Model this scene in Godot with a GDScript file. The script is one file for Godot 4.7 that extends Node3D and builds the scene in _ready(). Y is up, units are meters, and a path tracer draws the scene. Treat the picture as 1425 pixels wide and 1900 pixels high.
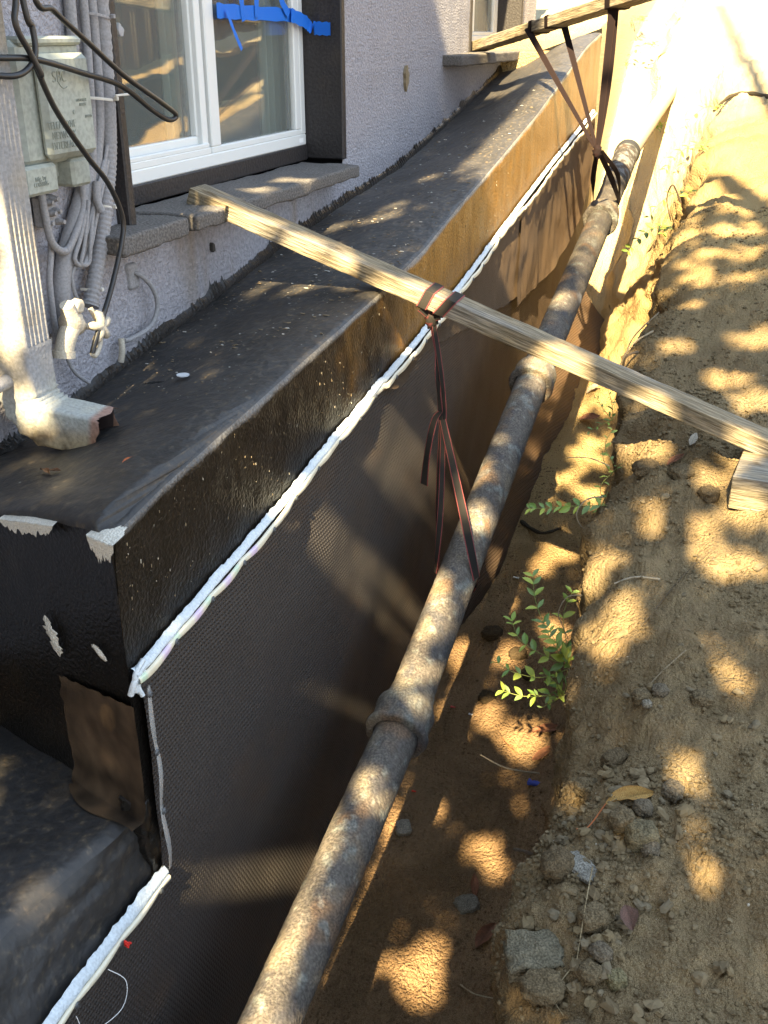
extends Node3D
# A trench dug along a waterproofed foundation wall: sewer pipe hung on straps from two timbers, drainage board, house wall with windows on the left, soil bank on the right.
# World: the house wall runs along z (away from the camera is -z); d = -z is the distance along the wall; x grows from the wall towards the bank.

const WALL_X := -1.36
const FACE_X := -0.85
const SUN := Vector3(-0.13, -1.0, -1.12)

var rng := RandomNumberGenerator.new()
var M := {}
var T := {}
var used := {}
var U: Vector3
var V: Vector3
var nA: FastNoiseLite
var nB: FastNoiseLite
var nC: FastNoiseLite
var nD: FastNoiseLite

# ---------------------------------------------------------------- tables along the wall: [distance, height]
var FLOOR := [[-14.0, -0.6], [0.3, -0.2], [1.0, -0.15], [2.0, -0.1], [3.0, 0.0], [4.0, 0.17], [5.0, 0.36], [5.75, 0.5], [6.2, 0.72], [6.6, 1.0], [7.0, 1.4], [7.5, 1.75], [8.0, 1.98], [10.0, 2.4], [14.0, 3.6], [26.0, 8.0]]
var BANK := [[-14.0, 0.1], [-2.0, 0.35], [0.3, 0.55], [1.08, 0.7], [1.39, 0.8], [1.96, 0.9], [2.36, 0.99], [2.9, 1.1], [4.3, 1.3], [4.95, 1.39], [5.2, 1.48], [6.0, 1.58], [7.2, 1.82], [8.0, 2.05], [10.0, 2.6], [14.0, 3.8], [26.0, 8.2]]
var LEFT := [[5.6, 0.45], [5.78, 1.9], [6.6, 2.02], [8.0, 2.2], [10.0, 2.6], [14.0, 3.8], [26.0, 8.2]]
var OUTER := [[0.9, 1.27], [1.17, 1.301], [1.33, 1.322], [1.52, 1.338], [1.8, 1.36], [2.16, 1.387], [2.47, 1.412], [2.79, 1.449], [3.13, 1.512], [3.6, 1.588], [4.3, 1.708], [4.87, 1.828], [5.41, 1.941], [6.6, 2.1]]
var INNER := [[1.2, 1.215], [1.55, 1.225], [1.65, 1.23], [1.81, 1.25], [2.19, 1.303], [2.49, 1.343], [2.84, 1.389], [3.28, 1.439], [4.08, 1.509], [4.52, 1.585], [5.05, 1.674], [5.68, 1.795], [6.39, 1.915], [6.7, 1.96]]
var STRIP := [[1.14, 1.046], [1.206, 1.046], [1.296, 1.055], [1.425, 1.069], [1.57, 1.08], [1.748, 1.097], [1.988, 1.127], [2.274, 1.16], [2.673, 1.203], [3.061, 1.25], [3.697, 1.346], [4.574, 1.475], [5.696, 1.621]]
var PIPE := [[0.1, 0.238], [1.804, 0.533], [3.188, 0.948], [4.525, 1.27], [5.281, 1.47], [7.3, 1.66]]
var FLAP := [[2.44, 1.15], [2.54, 1.135], [2.7, 1.165], [2.82, 1.163], [3.26, 1.119], [3.92, 1.05], [4.58, 1.036], [5.25, 1.119], [5.75, 1.32]]


func tab(t: Array, x: float) -> float:
	if x <= t[0][0]:
		return t[0][1]
	for i in range(1, t.size()):
		if x <= t[i][0]:
			return lerpf(t[i - 1][1], t[i][1], (x - t[i - 1][0]) / (t[i][0] - t[i - 1][0]))
	return t[-1][1]


func noise(s: int, freq: float, oct := 4, kind := FastNoiseLite.TYPE_SIMPLEX_SMOOTH) -> FastNoiseLite:
	var n := FastNoiseLite.new()
	n.seed = s
	n.frequency = freq
	n.noise_type = kind
	n.fractal_octaves = oct
	n.fractal_type = FastNoiseLite.FRACTAL_FBM if oct > 1 else FastNoiseLite.FRACTAL_NONE
	return n


func L(r: float, g: float, b: float, a := 1.0) -> Color:
	var c := Color(r, g, b).linear_to_srgb()
	c.a = a
	return c


# ---------------------------------------------------------------- mesh collector
class MB:
	var v := PackedVector3Array()
	var n := PackedVector3Array()
	var c := PackedColorArray()
	var t := PackedVector2Array()
	var ix := PackedInt32Array()
	var col := Color.WHITE

	func grid(P: PackedVector3Array, w: int, h: int, flip := false, wrap := false, cs := PackedColorArray(), ts := PackedVector2Array()) -> MB:
		var b := v.size()
		v.append_array(P)
		var nn := PackedVector3Array()
		nn.resize(w * h)
		var sg := -1.0 if flip else 1.0
		for j in h - 1:
			for i in w - 1:
				var a := j * w + i
				var q := a + w
				var f := (P[q + 1] - P[a]).cross(P[a + 1] - P[q]) * sg
				nn[a] += f
				nn[a + 1] += f
				nn[q] += f
				nn[q + 1] += f
				if flip:
					ix.append_array(PackedInt32Array([b + a, b + q + 1, b + a + 1, b + a, b + q, b + q + 1]))
				else:
					ix.append_array(PackedInt32Array([b + a, b + a + 1, b + q + 1, b + a, b + q + 1, b + q]))
		if wrap:
			for j in h:
				var s := nn[j * w] + nn[j * w + w - 1]
				nn[j * w] = s
				nn[j * w + w - 1] = s
		for i in nn.size():
			nn[i] = nn[i].normalized()
		n.append_array(nn)
		if cs.size():
			c.append_array(cs)
		else:
			for i in P.size():
				c.append(col)
		if ts.size():
			t.append_array(ts)
		else:
			for i in P.size():
				t.append(Vector2.ZERO)
		return self

	func quad(a: Vector3, b: Vector3, cc: Vector3, d: Vector3, out: Vector3) -> void:
		var f := (cc - a).cross(b - d)
		var k := v.size()
		if f.dot(out) < 0.0:
			f = -f
			v.append_array(PackedVector3Array([a, d, cc, b]))
		else:
			v.append_array(PackedVector3Array([a, b, cc, d]))
		f = f.normalized()
		for i in 4:
			n.append(f)
			c.append(col)
			t.append(Vector2.ZERO)
		ix.append_array(PackedInt32Array([k, k + 1, k + 2, k, k + 2, k + 3]))

	func tri(a: Vector3, b: Vector3, cc: Vector3, out: Vector3) -> void:
		var f := (cc - a).cross(b - a)
		var k := v.size()
		if f.dot(out) < 0.0:
			f = -f
			v.append_array(PackedVector3Array([a, cc, b]))
		else:
			v.append_array(PackedVector3Array([a, b, cc]))
		f = f.normalized()
		for i in 3:
			n.append(f)
			c.append(col)
			t.append(Vector2.ZERO)
		ix.append_array(PackedInt32Array([k, k + 1, k + 2]))

	func box(lo: Vector3, hi: Vector3, ch := 0.0, tr := Transform3D.IDENTITY) -> MB:
		var m := (lo + hi) / 2.0
		var h := (hi - lo) / 2.0
		var P := {}
		for sx in [-1, 1]:
			for sy in [-1, 1]:
				for sz in [-1, 1]:
					var s := Vector3(sx, sy, sz)
					P[[0, sx, sy, sz]] = tr * (m + Vector3(h.x, h.y - ch, h.z - ch) * s)
					P[[1, sx, sy, sz]] = tr * (m + Vector3(h.x - ch, h.y, h.z - ch) * s)
					P[[2, sx, sy, sz]] = tr * (m + Vector3(h.x - ch, h.y - ch, h.z) * s)
		var B := tr.basis
		for s in [-1, 1]:
			quad(P[[0, s, -1, -1]], P[[0, s, 1, -1]], P[[0, s, 1, 1]], P[[0, s, -1, 1]], B * Vector3(s, 0, 0))
			quad(P[[1, -1, s, -1]], P[[1, 1, s, -1]], P[[1, 1, s, 1]], P[[1, -1, s, 1]], B * Vector3(0, s, 0))
			quad(P[[2, -1, -1, s]], P[[2, 1, -1, s]], P[[2, 1, 1, s]], P[[2, -1, 1, s]], B * Vector3(0, 0, s))
		if ch > 0.0:
			for a in [-1, 1]:
				for b in [-1, 1]:
					quad(P[[0, a, b, -1]], P[[0, a, b, 1]], P[[1, a, b, 1]], P[[1, a, b, -1]], B * Vector3(a, b, 0))
					quad(P[[1, -1, a, b]], P[[1, 1, a, b]], P[[2, 1, a, b]], P[[2, -1, a, b]], B * Vector3(0, a, b))
					quad(P[[0, a, -1, b]], P[[0, a, 1, b]], P[[2, a, 1, b]], P[[2, a, -1, b]], B * Vector3(a, 0, b))
					for e in [-1, 1]:
						tri(P[[0, a, b, e]], P[[1, a, b, e]], P[[2, a, b, e]], B * Vector3(a, b, e))
		return self

	# a box with rounded, uneven edges
	func rbox(lo: Vector3, hi: Vector3, r: float, seg: Vector3i, amp: float, nz: FastNoiseLite, tr := Transform3D.IDENTITY, colf = null) -> MB:
		var m := (lo + hi) / 2.0
		var h := (hi - lo) / 2.0
		var ax: Array = []
		for k in 3:
			var l: Array = []
			var e := r / h[k]
			for q in [0.0, 0.12, 0.3, 0.6]:
				l.append(-1.0 + e * q)
			for q in seg[k] + 1:
				l.append(lerpf(-1.0 + e, 1.0 - e, float(q) / seg[k]))
			for q in [0.6, 0.3, 0.12, 0.0]:
				l.append(1.0 - e * q)
			ax.append(l)
		var inner := h - Vector3(r, r, r)
		for k in 3:
			var a := (k + 1) % 3
			var b := (k + 2) % 3
			for s in [-1.0, 1.0]:
				var P := PackedVector3Array()
				var cs := PackedColorArray()
				for vv in ax[b]:
					for uu in ax[a]:
						var p := Vector3.ZERO
						p[k] = s * h[k]
						p[a] = uu * h[a]
						p[b] = vv * h[b]
						var q := p.clamp(-inner, inner)
						var dir := (p - q).normalized()
						var w := m + q + dir * r
						w += dir * (amp * nz.get_noise_3dv(w * 1.0))
						if colf != null:
							cs.append(colf.call(w))
						P.append(tr * w)
				grid(P, ax[a].size(), ax[b].size(), s > 0.0, false, cs)
		return self

	func tube(path: PackedVector3Array, rad, sides := 10, colf = null, cap := true) -> MB:
		var w := sides + 1
		var P := PackedVector3Array()
		var cs := PackedColorArray()
		var tan := (path[1] - path[0]).normalized()
		var side := tan.cross(Vector3.UP)
		if side.length() < 0.05:
			side = tan.cross(Vector3.RIGHT)
		side = side.normalized()
		for j in path.size():
			var tg := (path[mini(j + 1, path.size() - 1)] - path[maxi(j - 1, 0)]).normalized()
			side = (side - tg * side.dot(tg)).normalized()
			var up := side.cross(tg)
			var r: float = rad if rad is float else rad[j]
			for i in w:
				var a := TAU * i / sides
				var p := path[j] + (side * cos(a) + up * sin(a)) * r
				P.append(p)
				if colf != null:
					cs.append(colf.call(p))
		grid(P, w, path.size(), false, true, cs)
		if cap:
			for e in [0, path.size() - 1]:
				var out := (path[0] - path[1]) if e == 0 else (path[-1] - path[-2])
				for i in sides:
					tri(path[e], P[e * w + i], P[e * w + i + 1], out)
		return self

	# flat band along a path; across[j] is its half width vector there
	func band(path: PackedVector3Array, across: PackedVector3Array, thick: float, stripes: Array) -> MB:
		var w := stripes.size()
		for side in [1.0, -1.0]:
			var P := PackedVector3Array()
			var cs := PackedColorArray()
			for j in path.size():
				var tg := path[mini(j + 1, path.size() - 1)] - path[maxi(j - 1, 0)]
				var nn := tg.cross(across[j]).normalized()
				for s in stripes:
					var edge: float = 1.0 - 0.75 * smoothstep(0.8, 1.0, absf(s[0]))
					P.append(path[j] + across[j] * s[0] + nn * (thick * 0.5 * side * edge))
					cs.append(s[1])
			grid(P, w, path.size(), side > 0.0, false, cs)
		return self

	func done(off := Vector3.ZERO) -> ArrayMesh:
		if off != Vector3.ZERO:
			for i in v.size():
				v[i] -= off
		var a := []
		a.resize(Mesh.ARRAY_MAX)
		a[Mesh.ARRAY_VERTEX] = v
		a[Mesh.ARRAY_NORMAL] = n
		a[Mesh.ARRAY_COLOR] = c
		a[Mesh.ARRAY_TEX_UV] = t
		a[Mesh.ARRAY_INDEX] = ix
		var m := ArrayMesh.new()
		m.add_surface_from_arrays(Mesh.PRIMITIVE_TRIANGLES, a)
		return m

	func low() -> Vector3:
		var b := AABB(v[0], Vector3.ZERO)
		for p in v:
			b = b.expand(p)
		return Vector3(b.get_center().x, b.position.y, b.get_center().z)


func curve(pts: Array, steps := 8) -> PackedVector3Array:
	var out := PackedVector3Array()
	for i in pts.size() - 1:
		var p0: Vector3 = pts[maxi(i - 1, 0)]
		var p3: Vector3 = pts[mini(i + 2, pts.size() - 1)]
		for k in steps:
			out.append(pts[i].cubic_interpolate(pts[i + 1], p0, p3, float(k) / steps))
	out.append(pts[-1])
	return out


# ---------------------------------------------------------------- naming
func numbered(called: String) -> String:
	var k: int = used.get(called, 0)
	used[called] = k + 1
	return called if k == 0 else "%s_%03d" % [called, k]


func tag(o: Node, label: String, category: String, group := "") -> void:
	o.set_meta("label", label)
	o.set_meta("category", category)
	if group:
		o.set_meta("group", group)


func thing(called: String, label: String, category: String, at: Vector3, group := "") -> Node3D:
	var o := Node3D.new()
	o.name = numbered(called)
	o.position = at
	add_child(o, true)
	tag(o, label, category, group)
	return o


# a part whose mesh is given in world places
func part(called: String, mb: MB, m: Material, parent: Node3D) -> MeshInstance3D:
	var o := MeshInstance3D.new()
	o.mesh = mb.done()
	o.material_override = m
	var k := 0
	for ch in parent.get_children():
		if String(ch.name) == called or String(ch.name).begins_with(called + "_0"):
			k += 1
	o.name = called if k == 0 else "%s_%03d" % [called, k]
	var up := parent
	var off := Vector3.ZERO
	while up != self:
		off += up.position
		up = up.get_parent()
	o.position = -off
	parent.add_child(o, true)
	return o


# a thing that is one mesh, its origin at its base
func solo(called: String, mb: MB, m: Material, label: String, category: String, group := "") -> MeshInstance3D:
	var base := mb.low()
	var o := MeshInstance3D.new()
	o.mesh = mb.done(base)
	o.material_override = m
	o.name = numbered(called)
	o.position = base
	add_child(o, true)
	if category == "":
		o.set_meta("kind", label)
	else:
		tag(o, label, category, group)
	return o


func copy_mesh(called: String, mesh: Mesh, m: Material, tr: Transform3D, label: String, category: String, group := "") -> MeshInstance3D:
	var o := MeshInstance3D.new()
	o.mesh = mesh
	o.material_override = m
	o.name = numbered(called)
	o.transform = tr
	add_child(o, true)
	tag(o, label, category, group)
	return o


# ---------------------------------------------------------------- materials
func ntex(s: int, freq: float, oct: int, lo: float, hi: float, size := 512, kind := FastNoiseLite.TYPE_SIMPLEX_SMOOTH, mid := 0.5) -> NoiseTexture2D:
	var t := NoiseTexture2D.new()
	var n := noise(s, freq, oct, kind)
	t.noise = n
	t.width = size
	t.height = size
	t.seamless = true
	t.seamless_blend_skirt = 0.15
	var g := Gradient.new()
	g.set_color(0, Color(lo, lo, lo))
	g.set_color(1, Color(hi, hi, hi))
	g.add_point(mid, Color((lo + hi) / 2, (lo + hi) / 2, (lo + hi) / 2))
	t.color_ramp = g
	return t


func ctex(s: int, freq: float, oct: int, stops: Array, size := 512, kind := FastNoiseLite.TYPE_SIMPLEX_SMOOTH) -> NoiseTexture2D:
	var t := ntex(s, freq, oct, 0, 1, size, kind)
	var g := Gradient.new()
	g.offsets = PackedFloat32Array(stops.map(func(a): return a[0]))
	g.colors = PackedColorArray(stops.map(func(a): return a[1]))
	t.color_ramp = g
	return t


func mat(color: Color, rough := 0.9, spec := 0.5) -> StandardMaterial3D:
	var m := StandardMaterial3D.new()
	m.albedo_color = color
	m.roughness = rough
	m.metallic_specular = spec
	m.vertex_color_use_as_albedo = true
	return m


func tri_mat(m: StandardMaterial3D, scale: Vector3, alb: Texture2D, high: Texture2D = null, depth := 0.0, rtex: Texture2D = null) -> StandardMaterial3D:
	m.uv1_triplanar = true
	m.uv1_triplanar_sharpness = 4.0
	m.uv1_scale = scale
	if alb:
		m.albedo_texture = alb
	if high:
		m.heightmap_enabled = true
		m.heightmap_texture = high
		m.heightmap_scale = depth
	if rtex:
		m.roughness_texture = rtex
	return m


func materials() -> void:
	T.grain = ntex(1, 0.045, 5, 0.62, 1.12)
	T.fine = ntex(2, 0.16, 3, 0.55, 1.1)
	T.soilh = ntex(3, 0.02, 6, 0.0, 1.0, 1024)
	T.crumbs = ntex(4, 0.03, 4, 1.0, 0.0, 1024, FastNoiseLite.TYPE_CELLULAR)
	T.crinkle = ntex(5, 0.03, 5, 0.0, 1.0)
	T.stucco = ntex(6, 0.035, 4, 0.0, 1.0, 1024, FastNoiseLite.TYPE_PERLIN)
	T.wood = ntex(7, 0.03, 4, 0.55, 1.12)
	T.woodh = ntex(8, 0.06, 3, 0.0, 1.0)
	T.rough = ntex(9, 0.03, 4, 0.35, 0.95)
	T.soft = ntex(16, 0.03, 4, 0.86, 1.06)
	T.dirty = ctex(10, 0.02, 5, [[0.0, Color(0.75, 0.72, 0.68)], [0.42, Color(0.9, 0.88, 0.86)], [0.6, Color(1, 1, 1)], [1.0, Color(1, 1, 1)]])
	T.dust = ctex(11, 0.02, 6, [[0.0, L(0.055, 0.055, 0.058)], [0.5, L(0.08, 0.077, 0.076)], [0.64, L(0.1, 0.091, 0.082)], [0.76, L(0.16, 0.135, 0.105)], [0.88, L(0.3, 0.24, 0.17)], [1.0, L(0.4, 0.33, 0.23)]], 1024)
	T.felt = ntex(12, 0.22, 3, 0.5, 1.1)
	T.soilc = ctex(13, 0.11, 5, [[0.0, L(0.22, 0.2, 0.17)], [0.36, L(0.5, 0.48, 0.45)], [0.5, L(0.68, 0.67, 0.65)], [0.64, L(0.82, 0.82, 0.8)], [0.8, L(1, 1, 1)], [1.0, L(1, 1, 1)]], 1024)

	M.soil = tri_mat(mat(Color.WHITE, 1.0, 0.2), Vector3(4.1, 4.1, 4.1), T.soilc, T.crumbs, 0.8)
	M.floor = tri_mat(mat(Color.WHITE, 1.0, 0.2), Vector3(3.1, 3.1, 3.1), T.soilc, T.crumbs, 1.3)
	M.clod = tri_mat(mat(Color.WHITE, 1.0, 0.2), Vector3(9, 9, 9), T.grain, T.soilh, 0.35)
	M.crumb = mat(Color.WHITE, 1.0, 0.2)
	M.stucco = tri_mat(mat(L(0.37, 0.36, 0.385), 0.95, 0.3), Vector3(3.4, 3.4, 3.4), T.soft, T.stucco, 0.58)
	M.membrane = tri_mat(mat(L(1, 1, 1), 0.55, 0.5), Vector3(1.9, 1.9, 1.9), T.dust, T.crinkle, 0.22)
	M.tar = tri_mat(mat(L(0.011, 0.0095, 0.008), 0.3, 0.42), Vector3(6.0, 6.0, 6.0), T.grain, T.crinkle, 0.12)
	M.face = tri_mat(mat(L(0.43, 0.43, 0.43), 0.36, 0.42), Vector3(5.0, 5.0, 5.0), T.grain, T.crinkle, 0.16)
	M.felt = tri_mat(mat(L(0.22, 0.145, 0.085), 1.0, 0.3), Vector3(7, 7, 7), T.felt, T.felt, 0.15)
	M.wood = tri_mat(mat(Color.WHITE, 0.85, 0.3), Vector3(0.55, 9.0, 9.0), T.wood, T.woodh, 0.3)
	M.iron = tri_mat(mat(Color.WHITE, 0.8, 0.4), Vector3(6, 6, 6), T.grain, T.crinkle, 0.22)
	M.white = mat(L(0.72, 0.74, 0.72), 0.35, 0.5)
	M.trim = tri_mat(mat(L(0.03, 0.026, 0.026), 0.55, 0.5), Vector3(4, 4, 4), T.grain, T.crinkle, 0.12)
	M.sill = tri_mat(mat(L(0.17, 0.157, 0.145), 0.9, 0.3), Vector3(5, 5, 5), T.grain, T.crinkle, 0.2)
	M.sealant = tri_mat(mat(L(0.6, 0.66, 0.69), 0.45, 0.5), Vector3(9, 9, 9), T.soft, T.crinkle, 0.1)
	M.smear = tri_mat(mat(L(0.64, 0.62, 0.54), 0.8, 0.4), Vector3(12, 12, 12), T.soft, T.crinkle, 0.15)
	M.bar = mat(Color.WHITE, 0.3, 0.6)
	M.screw = mat(L(0.05, 0.055, 0.06), 0.4, 0.6)
	M.strap = tri_mat(mat(Color.WHITE, 0.85, 0.3), Vector3(40, 40, 40), T.felt)
	M.metalpaint = tri_mat(mat(Color.WHITE, 0.7, 0.35), Vector3(6, 6, 6), T.soft, T.crinkle, 0.1)
	M.box = tri_mat(mat(L(0.34, 0.37, 0.33), 0.6, 0.4), Vector3(4, 4, 4), T.soft)
	M.emboss = mat(L(0.25, 0.275, 0.245), 0.7, 0.3)
	M.cream = tri_mat(mat(L(0.52, 0.47, 0.38), 0.6, 0.4), Vector3(12, 12, 12), T.soft, T.crinkle, 0.08)
	M.greypaint = tri_mat(mat(L(0.3, 0.295, 0.3), 0.75, 0.4), Vector3(8, 8, 8), T.soft, T.crinkle, 0.08)
	M.cable = mat(L(0.018, 0.019, 0.021), 0.4, 0.5)
	M.tie = mat(L(0.6, 0.58, 0.52), 0.5, 0.4)
	M.tape = mat(L(0.012, 0.15, 0.62), 0.6, 0.4)
	M.curtain = mat(L(0.19, 0.235, 0.19), 0.95, 0.2)
	M.room = mat(L(0.012, 0.012, 0.012), 1.0, 0.1)
	M.leaf = mat(Color.WHITE, 0.55, 0.5)
	M.leaf.backlight_enabled = true
	M.leaf.backlight = Color(0.45, 0.5, 0.3)
	M.dry = tri_mat(mat(Color.WHITE, 0.8, 0.3), Vector3(20, 20, 20), T.grain)
	M.root = tri_mat(mat(Color.WHITE, 0.95, 0.2), Vector3(20, 20, 20), T.grain, T.crinkle, 0.2)
	M.bark = tri_mat(mat(L(0.09, 0.07, 0.05), 1.0, 0.2), Vector3(3, 3, 3), T.grain, T.crinkle, 1.5)
	M.fence = tri_mat(mat(Color.WHITE, 0.9, 0.3), Vector3(6.0, 0.7, 6.0), T.wood, T.woodh, 0.3)
	M.plain = mat(Color.WHITE, 0.7, 0.4)
	var gl := StandardMaterial3D.new()
	gl.transparency = BaseMaterial3D.TRANSPARENCY_ALPHA
	gl.albedo_color = Color(0.9, 0.95, 0.92, 0.04)
	gl.roughness = 0.0
	gl.metallic_specular = 0.5
	M.glass = gl
	var cl := StandardMaterial3D.new()
	cl.transparency = BaseMaterial3D.TRANSPARENCY_ALPHA
	cl.albedo_color = L(0.5, 0.5, 0.48, 0.4)
	cl.roughness = 0.18
	M.clear = cl

	# dimpled drainage board: rows of small round studs
	var n := 192
	var im := Image.create(n, n, false, Image.FORMAT_L8)
	for y in n:
		for x in n:
			var row := floori(y / 24.0)
			var fx := fposmod(x / 24.0 + (0.5 if row % 2 else 0.0), 1.0) - 0.5
			var fy := fposmod(y / 24.0, 1.0) - 0.5
			var r := sqrt(fx * fx + fy * fy)
			var k := 1.0 - smoothstep(0.16, 0.44, r)
			im.set_pixel(x, y, Color(k, k, k))
	T.studs = ImageTexture.create_from_image(im)
	var bm := mat(L(0.15, 0.128, 0.112), 0.62, 0.45)
	bm.heightmap_enabled = true
	bm.heightmap_texture = T.studs
	bm.heightmap_scale = 0.5
	bm.uv1_scale = Vector3(12.5, 12.5, 1)
	bm.detail_enabled = true
	bm.detail_albedo = T.felt
	bm.detail_blend_mode = BaseMaterial3D.BLEND_MODE_MUL
	bm.detail_uv_layer = BaseMaterial3D.DETAIL_UV_2
	bm.uv2_triplanar = true
	bm.uv2_scale = Vector3(9, 9, 9)
	M.board = bm


# ---------------------------------------------------------------- setup
func _ready() -> void:
	rng.seed = 77
	var cam := Camera3D.new()
	cam.name = "camera"
	cam.fov = 53.4454
	cam.position = Vector3(0, 2, 0)
	cam.rotation = Vector3(-deg_to_rad(25.251), deg_to_rad(19.236), 0)
	cam.near = 0.05
	cam.far = 200.0
	cam.current = true
	add_child(cam)

	var sky := ProceduralSkyMaterial.new()
	sky.sky_top_color = Color(0.55, 0.61, 0.69)
	sky.sky_horizon_color = Color(0.78, 0.79, 0.78)
	sky.sky_curve = 0.15
	sky.ground_bottom_color = Color(0.3, 0.27, 0.22)
	sky.ground_horizon_color = Color(0.6, 0.58, 0.52)
	sky.sun_angle_max = 12.0
	sky.sky_energy_multiplier = 0.88
	var env := Environment.new()
	env.background_mode = Environment.BG_SKY
	env.sky = Sky.new()
	env.sky.sky_material = sky
	env.tonemap_mode = Environment.TONE_MAPPER_LINEAR
	env.tonemap_exposure = 7.6
	env.sdfgi_enabled = true
	env.ssao_enabled = true
	env.ssil_enabled = true
	var we := WorldEnvironment.new()
	we.name = "surroundings"
	we.environment = env
	add_child(we)

	var sun := DirectionalLight3D.new()
	sun.name = "sun"
	sun.light_color = Color(1.0, 0.9, 0.7)
	sun.light_energy = 1.6
	sun.light_angular_distance = 0.5
	sun.shadow_enabled = true
	sun.look_at_from_position(Vector3.ZERO, SUN)
	add_child(sun)

	U = Vector3(1.12, 0, -0.13).normalized()
	V = -(SUN.normalized().cross(U))
	if V.y < 0.0:
		V = -V
	nA = noise(11, 1.0, 4)
	nB = noise(12, 1.0, 3)
	nC = noise(13, 1.0, 2)
	nD = noise(14, 1.0, 1, FastNoiseLite.TYPE_CELLULAR)
	materials()

	ground()
	house()
	foundation()
	drainage()
	pipe()
	timbers()
	slings()
	utilities()
	debris()
	plants()
	fence()
	tree()


# ---------------------------------------------------------------- ground
var EDGE := [[0.3, -0.18], [1.08, -0.189], [1.39, -0.197], [1.96, -0.216], [2.9, -0.257], [4.3, -0.27], [5.0, -0.25], [6.0, -0.26], [8.0, -0.24]]
var gd: Array = []
var gP := PackedVector3Array()
var gN := PackedVector3Array()
var gw := 0
var gf0 := 0
var gf1 := 0
var gt0 := 0


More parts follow.
